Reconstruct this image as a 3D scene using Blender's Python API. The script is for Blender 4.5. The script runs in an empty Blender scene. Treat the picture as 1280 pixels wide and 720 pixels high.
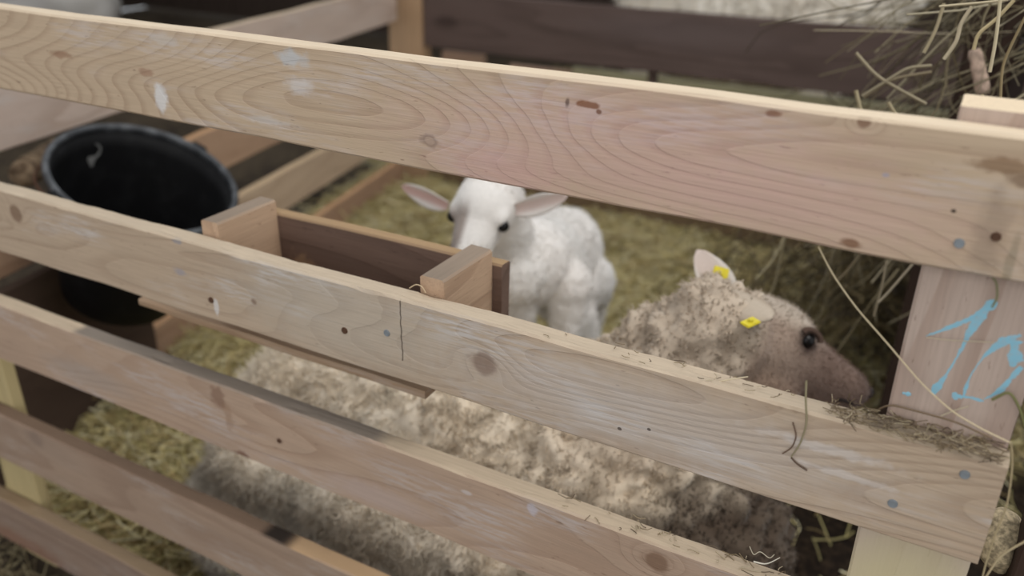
import bpy, bmesh, math, random
import numpy as np
from mathutils import Vector, Matrix, noise, Quaternion

random.seed(7); rng = np.random.default_rng(7)
S = bpy.context.scene; C = S.collection

# ---------------------------------------------------------------- camera
F = 1066.0
CAM = Vector((0.0, -0.62, 1.13))
RX = Vector((0.87744457, 0.47943346, 0.01531636))
RU = Vector((-0.21818028, 0.37046348, 0.90285889))
FW = Vector((-0.42718661, 0.79555035, -0.4296641))
cam = bpy.data.cameras.new('camera'); camo = bpy.data.objects.new('camera', cam); C.objects.link(camo)
m3 = Matrix((RX, RU, -FW)).transposed()
camo.matrix_world = Matrix.Translation(CAM) @ m3.to_4x4()
cam.sensor_width = 36.0; cam.lens = F / 1280 * 36
cam.clip_start = 0.02; cam.clip_end = 100
cam.dof.use_dof = True; cam.dof.focus_distance = 0.78; cam.dof.aperture_fstop = 3.2
S.camera = camo

def at(px, py, y):
    """world point on the vertical plane Y=y that this pixel looks at"""
    r = RX * (px - 640) + RU * (360 - py) + FW * F
    return CAM + r * ((y - CAM.y) / r.y)
def atz(px, py, z):
    r = RX * (px - 640) + RU * (360 - py) + FW * F
    return CAM + r * ((z - CAM.z) / r.z)

# ---------------------------------------------------------------- light
w = bpy.data.worlds.new('world'); S.world = w; w.use_nodes = True
bgn = w.node_tree.nodes['Background']
bgn.inputs[0].default_value = (0.93, 0.96, 1.0, 1); bgn.inputs[1].default_value = 0.6

def area(name, loc, target, size, power, col):
    l = bpy.data.lights.new(name, 'AREA'); l.shape = 'RECTANGLE'; l.size, l.size_y = size
    l.energy = power; l.color = col
    o = bpy.data.objects.new(name, l); C.objects.link(o); o.location = loc
    o.rotation_euler = (Vector(target) - Vector(loc)).to_track_quat('-Z', 'Y').to_euler()
    return o
area('overhead_light', (1.0, 0.2, 3.6), (-0.6, 0.5, 0.5), (1.8, 1.4), 44, (1.0, 0.97, 0.93))  # unseen area light standing in for soft daylight from above
area('front_fill_light', (0.2, -3.6, 2.3), (-0.6, 0.4, 0.7), (2.6, 1.8), 37, (1.0, 0.985, 0.97))  # unseen area light added behind the camera to brighten the plank fronts

S.view_settings.view_transform = 'Standard'; S.view_settings.look = 'None'
S.view_settings.gamma = 1.0; S.view_settings.exposure = 0.2
S.view_settings.use_curve_mapping = False

# ---------------------------------------------------------------- helpers
def srgb(r, g, b):
    return tuple(((c / 255) / 12.92 if c / 255 <= 0.04045 else ((c / 255 + 0.055) / 1.055) ** 2.4) for c in (r, g, b))

def tag(o, label=None, cat=None, group=None, kind=None):
    if label: o['label'] = label
    if cat: o['category'] = cat
    if group: o['group'] = group
    if kind: o['kind'] = kind
    return o
def empty(name, loc=(0, 0, 0), rz=0.0, **k):
    o = bpy.data.objects.new(name, None); C.objects.link(o)
    o.location = loc; o.rotation_euler = (0, 0, rz); o.empty_display_size = 0.05
    return tag(o, **k)
def obj(name, me, mat=None, parent=None, **k):
    if isinstance(me, bmesh.types.BMesh):
        bm = me; me = bpy.data.meshes.new(name); bm.to_mesh(me); bm.free()
    if mat is not None and not me.materials: me.materials.append(mat)
    o = bpy.data.objects.new(name, me); C.objects.link(o)
    if parent is not None: o.parent = parent
    return tag(o, **k)
def smooth(me):
    me.polygons.foreach_set('use_smooth', [True] * len(me.polygons)); return me

class NT:
    def __init__(s, name, rough=0.8, spec=0.3):
        s.m = bpy.data.materials.new(name); s.m.use_nodes = True; s.t = s.m.node_tree
        s.b = s.t.nodes['Principled BSDF']
        s.b.inputs['Roughness'].default_value = rough
        s.b.inputs['Specular IOR Level'].default_value = spec
    def n(s, typ, **k):
        nd = s.t.nodes.new(typ)
        for a, v in k.items(): setattr(nd, a, v)
        return nd
    def inp(s, sock, v):
        if isinstance(v, bpy.types.NodeSocket): s.t.links.new(v, sock)
        elif v is not None:
            if hasattr(sock.default_value, '__len__'):
                v = tuple(v)
                if len(sock.default_value) == 4 and len(v) == 3: v = v + (1,)
            sock.default_value = v
    def math(s, op, a, b=None, c=None, clamp=False):
        nd = s.n('ShaderNodeMath', operation=op, use_clamp=clamp)
        for i, v in enumerate((a, b, c)):
            if v is not None: s.inp(nd.inputs[i], v)
        return nd.outputs[0]
    def mix(s, f, a, b, blend='MIX'):
        nd = s.n('ShaderNodeMix', data_type='RGBA', blend_type=blend)
        s.inp(nd.inputs[0], f); s.inp(nd.inputs[6], a); s.inp(nd.inputs[7], b)
        return nd.outputs[2]
    def coord(s, scale=(1, 1, 1), off=(0, 0, 0), kind='Object'):
        tc = s.n('ShaderNodeTexCoord'); mp = s.n('ShaderNodeMapping')
        s.t.links.new(tc.outputs[kind], mp.inputs[0])
        mp.inputs['Scale'].default_value = scale; mp.inputs['Location'].default_value = off
        return mp.outputs[0]
    def noise(s, scale, vec, detail=3.0, rough=0.55, dist=0.0):
        nd = s.n('ShaderNodeTexNoise'); s.inp(nd.inputs['Vector'], vec)
        nd.inputs['Scale'].default_value = scale; nd.inputs['Detail'].default_value = detail
        nd.inputs['Roughness'].default_value = rough; nd.inputs['Distortion'].default_value = dist
        return nd.outputs[0]
    def ss(s, v, lo, hi, a=0.0, b=1.0):
        nd = s.n('ShaderNodeMapRange', interpolation_type='SMOOTHSTEP')
        s.inp(nd.inputs[0], v); nd.inputs[1].default_value = lo; nd.inputs[2].default_value = hi
        nd.inputs[3].default_value = a; nd.inputs[4].default_value = b
        return nd.outputs[0]
    def bump(s, h, strength=0.3, dist=0.002):
        nd = s.n('ShaderNodeBump'); s.inp(nd.inputs['Height'], h)
        nd.inputs['Strength'].default_value = strength; nd.inputs['Distance'].default_value = dist
        s.t.links.new(nd.outputs[0], s.b.inputs['Normal'])
    def col(s, c): s.inp(s.b.inputs['Base Color'], c)

def plain(name, c, rough=0.6, spec=0.3, metal=0.0, var=0.12, vs=40):
    t = NT(name, rough, spec); t.b.inputs['Metallic'].default_value = metal
    n_ = t.noise(vs, t.coord())
    t.col(t.mix(t.ss(n_, 0.3, 0.7), tuple(x * (1 - var) for x in c), tuple(min(1, x * (1 + var)) for x in c)))
    return t.m

def wood(name, base, dark, axis='x', seed=0.0, K=9.0, ring=0.5, knots=(), spots=(), chalk=0.0,
         chalkcol=(200, 196, 192), fib=0.35, top=None, topstains=(), cracks=(), tilt=10.0, rough=0.82, sx=1.0):
    """sawn board: contour-like growth rings, fibres, knots, stains and chalky rub marks.
    knots (a, b, r); spots (a, b, ra, rb, rgb, strength, softness); a along the board, b across."""
    t = NT(name, rough, 0.25)
    tc = t.n('ShaderNodeTexCoord'); sep = t.n('ShaderNodeSeparateXYZ')
    t.t.links.new(tc.outputs['Object'], sep.inputs[0])
    X, Y, Z = sep.outputs
    if axis == 'x': A, B, D = X, Z, Y
    elif axis == 'z': A, B, D = Z, X, Y
    else: A, B, D = Y, Z, X
    def vec(sa, sb, sd, o=0.0):
        cb = t.n('ShaderNodeCombineXYZ')
        t.inp(cb.inputs[0], t.math('MULTIPLY_ADD', A, sa, seed + o)); t.inp(cb.inputs[1], t.math('MULTIPLY_ADD', B, sb, seed * 1.7 + o))
        t.inp(cb.inputs[2], t.math('MULTIPLY', D, sd)); return cb.outputs[0]
    n1 = t.noise(1.0, vec(1.5 * sx, 8, 14), 1.0, 0.4, 0.0)
    n2 = t.noise(1.0, vec(9 * sx, 45, 60, 3.1), 2.0, 0.5)
    fld = t.math('MULTIPLY_ADD', n1, K, t.math('MULTIPLY', B, tilt))
    fld = t.math('MULTIPLY_ADD', n2, 0.35, fld)
    wob = t.noise(1.0, vec(90, 90, 90, 5.0), 2.0, 0.5)
    kmask = None
    def dist(a, b, ra, rb, wamt=0.35):
        da = t.math('DIVIDE', t.math('SUBTRACT', A, a), ra); db = t.math('DIVIDE', t.math('SUBTRACT', B, b), rb)
        d = t.math('SQRT', t.math('ADD', t.math('MULTIPLY', da, da), t.math('MULTIPLY', db, db)))
        return t.math('ADD', d, t.math('MULTIPLY', t.math('SUBTRACT', wob, 0.5), wamt))
    for (a, b, r) in knots:
        d = dist(a, b, r * 2.6, r * 1.5, 0.0)
        g = t.math('EXPONENT', t.math('MULTIPLY', t.math('MULTIPLY', d, d), -1.0))
        fld = t.math('MULTIPLY_ADD', g, 3.2, fld)
        km = t.ss(dist(a, b, r, r, 0.25), 1.15, 0.75)
        kmask = km if kmask is None else t.math('MAXIMUM', kmask, km)
    s1 = t.math('FRACT', fld)
    line = t.ss(s1, 0.45, 0.93); line = t.math('MULTIPLY', line, t.ss(s1, 1.0, 0.95))
    big = t.noise(1.0, vec(2.2, 9, 5, 9.0), 2.0)
    line = t.math('MULTIPLY', line, t.ss(big, 0.25, 0.7, 0.35, 1.0))
    c = t.mix(t.math('MULTIPLY', line, ring), base, dark)
    hue = t.noise(1.0, vec(4, 16, 9, 13.0), 3.0)
    c = t.mix(t.ss(hue, 0.3, 0.75, 0, 0.5), c, tuple(x * k for x, k in zip(base, (0.82, 0.8, 0.8))))
    fb = t.noise(1.0, vec(14, 420, 420, 2.0), 3.0, 0.6)
    c = t.mix(t.ss(fb, 0.35, 0.75, 0, fib), c, tuple(x * 0.62 for x in base))
    speck = t.noise(1.0, vec(60, 300, 200, 21.0), 2.0, 0.6)
    c = t.mix(t.ss(speck, 0.66, 0.76, 0, 0.55), c, tuple(x * 0.55 for x in dark))
    if chalk > 0:
        cn = t.math('MULTIPLY', t.ss(t.noise(1.0, vec(5, 17, 9, 31.0), 3.0), 0.47, 0.68), t.ss(t.noise(1.0, vec(25, 210, 100, 37.0), 3.0, 0.65), 0.38, 0.62))
        c = t.mix(t.math('MULTIPLY', cn, chalk), c, srgb(*chalkcol))
    if kmask is not None:
        kr = t.math('FRACT', t.math('MULTIPLY', fld, 1.6))
        c = t.mix(t.math('MULTIPLY', kmask, 0.8), c, t.mix(kr, tuple(x * 0.75 for x in dark), tuple(x * 0.8 for x in dark)))
    for (a, b, ra, rb, rgb, st, soft) in spots:
        mk = t.ss(dist(a, b, ra, rb, 1.6 if ra < 0.05 else (0.7 if ra < 0.2 or axis == 'x' else 0.05)), 1.0 + soft * 0.5, 1.0 - soft * 0.5)
        c = t.mix(t.math('MULTIPLY', mk, st), c, srgb(*rgb))
    for (a, b0, b1, wd) in cracks:
        da = t.math('ABSOLUTE', t.math('SUBTRACT', t.math('ADD', A, t.math('MULTIPLY', t.math('SUBTRACT', wob, 0.5), 0.004)), a))
        mk = t.ss(da, wd, wd * 0.4)
        mk = t.math('MULTIPLY', mk, t.math('MULTIPLY', t.math('GREATER_THAN', B, b0), t.math('LESS_THAN', B, b1)))
        c = t.mix(t.math('MULTIPLY', mk, 0.8), c, srgb(60, 48, 40))
    if top:                                          # upward faces get a tint; the cream ones paint in light from above
        geo = t.n('ShaderNodeNewGeometry'); sp = t.n('ShaderNodeSeparateXYZ'); t.t.links.new(geo.outputs['Normal'], sp.inputs[0])
        up = t.ss(sp.outputs[2], 0.5, 0.85)
        tcn = t.mix(t.ss(fb, 0.35, 0.8, 0, 0.5), srgb(*top), tuple(x * 0.72 for x in srgb(*top)))
        for (a0, a1, rgb) in topstains:
            e1 = t.ss(t.math('ADD', A, t.math('MULTIPLY', big, 0.02)), a0, a0 + 0.02); e2 = t.ss(A, a1, a1 - 0.03)
            tcn = t.mix(t.math('MULTIPLY', t.math('MULTIPLY', e1, e2), 0.9), tcn, srgb(*rgb))
        c = t.mix(up, c, tcn)
    t.col(c)
    h = t.math('ADD', t.math('MULTIPLY', fb, 0.7), t.math('MULTIPLY', line, -0.6))
    t.bump(t.math('MULTIPLY_ADD', n2, 0.5, h), 0.55, 0.0012)
    return t.m

def board(x0, x1, y0, y1, z0, z1, seed=0, nl=60, amp=0.0012, chip=0.0, axis=0, warp=0.0):
    """a sawn board as a closed mesh with rounded, slightly uneven arrises; long axis 0=x 1=y 2=z"""
    lo = [x0, y0, z0]; hi = [x1, y1, z1]
    ax = axis; o1, o2 = [a for a in (0, 1, 2) if a != ax]
    prof = []
    a0, a1, b0, b1 = lo[o1], hi[o1], lo[o2], hi[o2]
    r = min(0.0022, (a1 - a0) * 0.2, (b1 - b0) * 0.2)
    def side(p, q, n):
        for i in range(n): prof.append((p[0] + (q[0] - p[0]) * i / n, p[1] + (q[1] - p[1]) * i / n))
    nb = 5
    side((a0 + r, b0), (a1 - r, b0), 3); side((a1 - r, b0), (a1, b0 + r), 1)
    side((a1, b0 + r), (a1, b1 - r), nb); side((a1, b1 - r), (a1 - r, b1), 1)
    side((a1 - r, b1), (a0 + r, b1), 3); side((a0 + r, b1), (a0, b1 - r), 1)
    side((a0, b1 - r), (a0, b0 + r), nb); side((a0, b0 + r), (a0 + r, b0), 1)
    n = len(prof); V = []
    for i in range(nl + 1):
        u = i / nl; t_ = lo[ax] + (hi[ax] - lo[ax]) * u
        for (a, b) in prof:
            ns = noise.noise_vector(Vector((t_ * 9 + seed * 3.3, a * 14, b * 14)))
            fs = noise.noise(Vector((t_ * 60 + seed, a * 40, b * 40)))
            ca = (a - a0) / (a1 - a0); cb = (b - b0) / (b1 - b0)
            da = ns[0] * amp; db = ns[1] * amp * 1.6 + warp * math.sin(u * 2.5 + seed)
            if chip and cb > 0.97:
                q = noise.noise(Vector((t_ * 17 + seed * 5, ca * 3, 2.0)))
                db -= max(0.0, q - 0.25) * chip + abs(fs) * 0.0008
            p = [0, 0, 0]; p[ax] = t_ + (fs * 0.001 if i in (0, nl) else 0); p[o1] = a + da; p[o2] = b + db
            V.append(p)
    Fc = []
    for i in range(nl):
        for j in range(n):
            k = (j + 1) % n
            Fc.append((i * n + j, i * n + k, (i + 1) * n + k, (i + 1) * n + j))
    Fc.append(tuple(range(n - 1, -1, -1))); Fc.append(tuple(nl * n + j for j in range(n)))
    me = bpy.data.meshes.new('board'); me.from_pydata(V, [], Fc)
    bm = bmesh.new(); bm.from_mesh(me); bmesh.ops.recalc_face_normals(bm, faces=bm.faces); bm.to_mesh(me); bm.free()
    return me

def strands(name, P, R, colr, mat, parent=None, sides=3, **k):
    """many thin tapered stalks as one mesh. P (N,k,3) points, R (N,k) radii, colr (N,3)"""
    N, kk, _ = P.shape
    T = np.gradient(P, axis=1); T /= np.linalg.norm(T, axis=2, keepdims=True) + 1e-9
    ref = rng.normal(size=(N, 1, 3)); U = np.cross(T, ref); U /= np.linalg.norm(U, axis=2, keepdims=True) + 1e-9
    W = np.cross(T, U)
    ang = np.arange(sides) * 2 * math.pi / sides
    V = P[:, :, None, :] + R[:, :, None, None] * (U[:, :, None, :] * np.cos(ang)[None, None, :, None] + W[:, :, None, :] * np.sin(ang)[None, None, :, None])
    V = V.reshape(-1, 3)
    b = (np.arange(N) * kk * sides)[:, None, None]
    i = (np.arange(kk - 1) * sides)[None, :, None]; j = np.arange(sides)[None, None, :]; j2 = (j + 1) % sides
    q = np.stack([b + i + j, b + i + j2, b + i + sides + j2, b + i + sides + j], axis=-1).reshape(-1, 4)
    me = bpy.data.meshes.new(name)
    me.vertices.add(len(V)); me.vertices.foreach_set('co', V.astype(np.float32).ravel())
    me.loops.add(q.size); me.loops.foreach_set('vertex_index', q.astype(np.int32).ravel())
    me.polygons.add(len(q)); me.polygons.foreach_set('loop_start', np.arange(0, q.size, 4, dtype=np.int32))
    me.polygons.foreach_set('use_smooth', np.ones(len(q), dtype=bool))
    at_ = me.color_attributes.new('col', 'FLOAT_COLOR', 'POINT')
    cc = np.ones((N, kk * sides, 4), dtype=np.float32); cc[:, :, :3] = colr[:, None, :]
    at_.data.foreach_set('color', cc.ravel())
    me.update(calc_edges=True); me.validate()
    return obj(name, me, mat, parent, **k)

def attr_mat(name, rough=0.85, spec=0.2, sss=0.0, bumpy=0.0, bs=300, dk=0.93, sheen=0.0):
    t = NT(name, rough, spec)
    a = t.n('ShaderNodeAttribute', attribute_name='col')
    nn = t.noise(bs, t.coord(), 3.0)
    t.col(t.mix(t.ss(nn, 0.3, 0.7, 0, 1 - dk), a.outputs[0], (0.05, 0.04, 0.03)))
    if sheen: t.b.inputs['Sheen Weight'].default_value = sheen
    if bumpy: t.bump(nn, bumpy, 0.003)
    return t.m

class Blob:
    def __init__(s): s.bm = bmesh.new()
    def ell(s, c, r, axes=None, sub=3):
        M = Matrix.Diagonal(Vector(r)).to_4x4()
        if axes is not None: M = Matrix((axes[0], axes[1], axes[2])).transposed().to_4x4() @ M
        bmesh.ops.create_icosphere(s.bm, subdivisions=sub, radius=1.0, matrix=Matrix.Translation(Vector(c)) @ M)
    def cap(s, pts, sub=2):
        for i in range(len(pts) - 1):
            (p, r0), (q, r1) = pts[i], pts[i + 1]; p = Vector(p); q = Vector(q)
            n = max(2, int((q - p).length / (min(r0, r1) * 0.35)))
            for k in range(n + 1):
                u = k / n
                bmesh.ops.create_icosphere(s.bm, subdivisions=sub, radius=r0 + (r1 - r0) * u, matrix=Matrix.Translation(p.lerp(q, u)))
    def remesh(s, voxel, it=6, fac=0.6):
        me = bpy.data.meshes.new('tmp'); s.bm.to_mesh(me); s.bm.free()
        o = bpy.data.objects.new('tmp', me); C.objects.link(o)
        r = o.modifiers.new('r', 'REMESH'); r.mode = 'VOXEL'; r.voxel_size = voxel
        sm = o.modifiers.new('s', 'SMOOTH'); sm.factor = fac; sm.iterations = it
        dg = bpy.context.evaluated_depsgraph_get(); dg.update()
        out = bpy.data.meshes.new_from_object(o.evaluated_get(dg)); bpy.data.objects.remove(o)
        return smooth(out)

def displace(me, fn):
    n = len(me.vertices); co = np.empty(n * 3, np.float32); me.vertices.foreach_get('co', co)
    no = np.empty(n * 3, np.float32); me.vertices.foreach_get('normal', no)
    P = [Vector(x) for x in co.reshape(-1, 3).tolist()]; Nn = [Vector(x) for x in no.reshape(-1, 3).tolist()]
    out = [tuple(fn(p, q)) for p, q in zip(P, Nn)]
    me.vertices.foreach_set('co', np.array(out, np.float32).ravel()); me.update()
def vcol(me, fn):
    a = me.color_attributes.new('col', 'FLOAT_COLOR', 'POINT')
    buf = np.ones((len(me.vertices), 4), dtype=np.float32)
    n = len(me.vertices); co = np.empty(n * 3, np.float32); me.vertices.foreach_get('co', co)
    no = np.empty(n * 3, np.float32); me.vertices.foreach_get('normal', no)
    for i, (p, q) in enumerate(zip(co.reshape(-1, 3).tolist(), no.reshape(-1, 3).tolist())): buf[i, :3] = fn(Vector(p), Vector(q))
    a.data.foreach_set('color', buf.ravel())

def sample(me, n, dens=None):
    me.calc_loop_triangles()
    nv = len(me.vertices); co = np.empty(nv * 3, np.float32); me.vertices.foreach_get('co', co); co = co.reshape(-1, 3)
    no = np.empty(nv * 3, np.float32); me.vertices.foreach_get('normal', no); no = no.reshape(-1, 3)
    tr = np.empty(len(me.loop_triangles) * 3, np.int32); me.loop_triangles.foreach_get('vertices', tr); tr = tr.reshape(-1, 3)
    cl = np.ones((nv, 4), np.float32)
    if 'col' in me.color_attributes: me.color_attributes['col'].data.foreach_get('color', cl.ravel()); 
    if 'col' in me.color_attributes:
        buf = np.empty(nv * 4, np.float32); me.color_attributes['col'].data.foreach_get('color', buf); cl = buf.reshape(-1, 4)
    a = co[tr[:, 0]]; b = co[tr[:, 1]]; c = co[tr[:, 2]]
    ar = np.linalg.norm(np.cross(b - a, c - a), axis=1)
    if dens is not None: ar = ar * dens((a + b + c) / 3)
    idx = rng.choice(len(tr), n, p=ar / ar.sum())
    u = rng.random((n, 1)); v = rng.random((n, 1)); fl = (u + v) > 1; u = np.where(fl, 1 - u, u); v = np.where(fl, 1 - v, v)
    p = a[idx] * (1 - u - v) + b[idx] * u + c[idx] * v
    nn = no[tr[idx, 0]] * (1 - u - v) + no[tr[idx, 1]] * u + no[tr[idx, 2]] * v
    nn /= np.linalg.norm(nn, axis=1, keepdims=True) + 1e-9
    return p, nn, cl[tr[idx, 0], :3]

def nfield(p, s, seed=0.0):
    """smooth pseudo-random vector field from summed sines"""
    out = np.zeros_like(p)
    for k in range(4):
        r_ = np.random.default_rng(int(seed * 10) + k); d = r_.normal(size=(3, 3)) * s * (1 + 0.5 * k); ph = r_.random(3) * 6.3
        out += np.sin(p @ d + ph) / (1 + 0.4 * k)
    return out / 2.0

def ear_mesh(L, Wd, cup=0.35, curl=0.0, thick=0.004, na=14, nb=9):
    """cupped leaf along +X, inside face +Z, width along Y"""
    V = []; Fc = []
    for s_ in (0, 1):
        for i in range(na + 1):
            u = i / na
            wv = Wd * 0.5 * (math.sin(math.pi * min(1, (u * 0.86 + 0.1))) ** 0.75) * (1 - 0.15 * u)
            if i == na: wv *= 0.25
            for j in range(nb):
                v = j / (nb - 1) * 2 - 1
                edge = (1 - v * v)
                z = cup * wv * (v * v) * (1.2 - u) + curl * u * u * L - (thick * (0.3 + 0.7 * edge) if s_ else 0)
                V.append((u * L, v * wv, z))
    st = (na + 1) * nb
    for s_ in (0, 1):
        for i in range(na):
            for j in range(nb - 1):
                q = [s_ * st + i * nb + j, s_ * st + (i + 1) * nb + j, s_ * st + (i + 1) * nb + j + 1, s_ * st + i * nb + j + 1]
                Fc.append(q if s_ == 0 else q[::-1])
    for i in range(na):
        for j in (0, nb - 1):
            Fc.append((i * nb + j, (i + 1) * nb + j, st + (i + 1) * nb + j, st + i * nb + j))
    for i in (0, na):
        for j in range(nb - 1): Fc.append((i * nb + j, i * nb + j + 1, st + i * nb + j + 1, st + i * nb + j))
    me = bpy.data.meshes.new('ear'); me.from_pydata(V, [], Fc)
    bm = bmesh.new(); bm.from_mesh(me); bmesh.ops.recalc_face_normals(bm, faces=bm.faces); bm.to_mesh(me); bm.free()
    return smooth(me)
def orient(base, tip, up):
    """matrix with X from base to tip and Z as close as possible to up"""
    x = (Vector(tip) - Vector(base)).normalized(); z = Vector(up); z = (z - x * z.dot(x)).normalized(); y = z.cross(x)
    return Matrix.Translation(Vector(base)) @ Matrix((x, y, z)).transposed().to_4x4()

def cyl_bm(r0, r1, h, seg=16, bev=0.0):
    bm = bmesh.new(); bmesh.ops.create_cone(bm, cap_ends=True, segments=seg, radius1=r0, radius2=r1, depth=h)
    if bev: bmesh.ops.bevel(bm, geom=[e for e in bm.edges], offset=bev, segments=2, affect='EDGES')
    return bm

# ---------------------------------------------------------------- the setting
t = NT('barn_dirt', 0.95, 0.1)
v = t.coord(); n1 = t.noise(3, v, 5); n2 = t.noise(40, v, 4)
cc = t.mix(t.ss(n1, 0.3, 0.7), srgb(50, 43, 37), srgb(76, 66, 54)); cc = t.mix(t.ss(n2, 0.45, 0.7, 0, 0.6), cc, srgb(98, 86, 66))
t.col(cc); t.bump(n2, 0.6, 0.01); M_dirt = t.m
t = NT('bedding_base', 0.95, 0.1)
v = t.coord(); n1 = t.noise(5, v, 4); n2 = t.noise(70, v, 4)
cc = t.mix(t.ss(n1, 0.3, 0.7), srgb(150, 136, 94), srgb(184, 168, 120)); cc = t.mix(t.ss(n2, 0.4, 0.65, 0, 0.7), cc, srgb(110, 94, 64))
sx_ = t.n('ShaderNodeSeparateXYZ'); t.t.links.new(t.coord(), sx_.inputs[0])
dark_patch = t.math('MULTIPLY', t.ss(t.math('ADD', sx_.outputs[0], t.math('MULTIPLY', n1, 0.2)), -0.28, -0.12), t.ss(t.math('ADD', sx_.outputs[1], t.math('MULTIPLY', n1, 0.3)), 1.42, 1.25))  # bedding turns dark brown towards the near right
cc = t.mix(dark_patch, cc, t.mix(t.ss(n2, 0.4, 0.7), srgb(34, 27, 22), srgb(58, 47, 36)))
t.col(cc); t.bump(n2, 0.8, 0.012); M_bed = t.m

LDIR = Vector((-0.20212359, 0.97936002, 0)).normalized()
CORN = Vector((-1.9975, 2.1386, 0))                   # far left corner of the pen
def on_left(y): return CORN + LDIR * ((y - CORN.y) / LDIR.y)

def grid(name, x0, x1, y0, y1, nx, ny, hf):
    V = []; Fc = []
    for j in range(ny + 1):
        for i in range(nx + 1):
            x = x0 + (x1 - x0) * i / nx; y = y0 + (y1 - y0) * j / ny; V.append((x, y, hf(x, y)))
    for j in range(ny):
        for i in range(nx):
            a = j * (nx + 1) + i; Fc.append((a, a + 1, a + nx + 2, a + nx + 1))
    me = bpy.data.meshes.new(name); me.from_pydata(V, [], Fc); return smooth(me)
fl = obj('floor', grid('floor', -7.3, 2.2, -2.5, 6.2, 60, 60, lambda x, y: -0.03 + 0.012 * noise.noise(Vector((x * 2, y * 2, 0)))), M_dirt); tag(fl, kind='structure')
def bedh(x, y):
    e = on_left(y).x
    d = min((x - e + 0.25) / 0.3, (y - 0.05) / 0.08, (2.62 - y) / 0.3, 1.0)
    h = 0.012 + 0.035 * noise.noise(Vector((x * 3.1, y * 3.1, 1))) + 0.02 * noise.noise(Vector((x * 9, y * 9, 4)))
    h += 0.10 * max(0, 1 - ((x - 0.05) / 0.45) ** 2) * max(0, 1 - ((y - 1.75) / 0.9) ** 2)
    return -0.035 + max(0, min(1, d)) * (0.03 + h)
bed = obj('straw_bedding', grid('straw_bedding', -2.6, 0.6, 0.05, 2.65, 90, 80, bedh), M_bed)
tag(bed, 'yellow trodden straw layer covering the pen floor', 'bedding', kind='stuff')

M_wall = wood('wall_wood', srgb(66, 54, 46), srgb(36, 28, 24), 'z', 2.0, 6, 0.4)
for nm, p0, p1, n_ in (('wall_back', Vector((-7.2, 5.2, 0)), Vector((2.2, 5.2, 0)), 47), ('wall_left', Vector((-7.2, -2.5, 0)), Vector((-7.2, 5.2, 0)), 38)):
    d = (p1 - p0); L = d.length; d.normalize(); ang = math.atan2(d.y, d.x)
    bm = bmesh.new(); bmesh.ops.create_cube(bm, size=1, matrix=Matrix.Translation((L / 2, 0.03, 1.25)) @ Matrix.Diagonal((L, 0.03, 2.5, 1)))
    wl = obj(nm, bm, M_wall); wl.location = p0; wl.rotation_euler = (0, 0, ang); tag(wl, kind='structure')
    pw = L / n_
    me = board(0.004, pw - 0.004, -0.012, 0.014, 0.0, 2.5, 1, 8, axis=2); me.materials.append(M_wall)
    for i in range(n_):
        o = obj('plank', me, None, wl); o.location = (i * pw, -0.003 - 0.006 * (i % 2), 0)

# ---------------------------------------------------------------- near fence
def fx(px, py, y=0.0): p = at(px, py, y); return p.x, p.z
TAN = srgb(196, 174, 148); TAND = srgb(138, 106, 80)
def sp(px, py, rpx, rpy, rgb, st, soft=0.6):
    a, b = fx(px, py); dpt = (at(px, py, 0) - CAM).dot(FW); k = dpt / F
    return (a, b, rpx * k * 1.25, rpy * k, rgb, st, soft)
def kn(px, py, rpx):
    a, b = fx(px, py); return (a, b, rpx * (at(px, py, 0) - CAM).dot(FW) / F)
M_p1 = wood('fence_wood_top', srgb(196, 173, 146), srgb(134, 100, 76), 'x', 4.2, 40, 0.36, chalk=0.5, chalkcol=(206, 198, 196), fib=0.28, top=(220, 202, 176), tilt=14,
    knots=(kn(1080, 152, 9),),
    spots=(sp(740, 190, 210, 60, (205, 162, 160), 0.34, 1.5), sp(620, 215, 60, 30, (210, 158, 162), 0.24, 1.4), sp(1000, 255, 150, 45, (205, 166, 162), 0.28, 1.5),
           sp(860, 150, 170, 30, (205, 162, 158), 0.2, 1.5),
           sp(201, 122, 9, 17, (222, 220, 218), 0.75, 0.7), sp(365, 72, 18, 9, (190, 198, 204), 0.6, 1.0), sp(375, 108, 16, 10, (212, 208, 206), 0.5, 1.0),
           sp(205, 50, 20, 6, (200, 196, 192), 0.4, 1.0), sp(330, 150, 26, 5, (208, 206, 204), 0.35, 1.0),
           sp(735, 131, 13, 4, (120, 70, 34), 0.8, 0.6), sp(709, 128, 3, 6, (70, 50, 44), 0.7, 0.7), sp(749, 140, 3, 3, (110, 66, 40), 0.8, 0.6),
           sp(537, 176, 10, 8, (96, 76, 68), 0.5, 0.9), sp(537, 176, 6, 5, (176, 152, 134), 0.9, 0.5),
           sp(1064, 304, 9, 6, (112, 72, 44), 0.75, 0.8), sp(967, 142, 7, 4, (120, 76, 54), 0.7, 0.8),
           sp(1255, 208, 26, 10, (118, 86, 56), 0.65, 0.8), sp(1275, 225, 14, 9, (100, 72, 50), 0.6, 0.8), sp(1236, 300, 14, 60, (120, 106, 92), 0.35, 1.2),
           sp(1262, 330, 4, 40, (110, 106, 84), 0.4, 1.0), sp(1192, 264, 2.6, 2.6, (44, 30, 26), 0.9, 0.5), sp(1107, 219, 4, 3, (150, 150, 170), 0.6, 0.8),
           sp(75, 68, 16, 4, (140, 100, 76), 0.6, 0.9), sp(182, 90, 10, 5, (142, 100, 78), 0.5, 0.9)))
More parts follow.
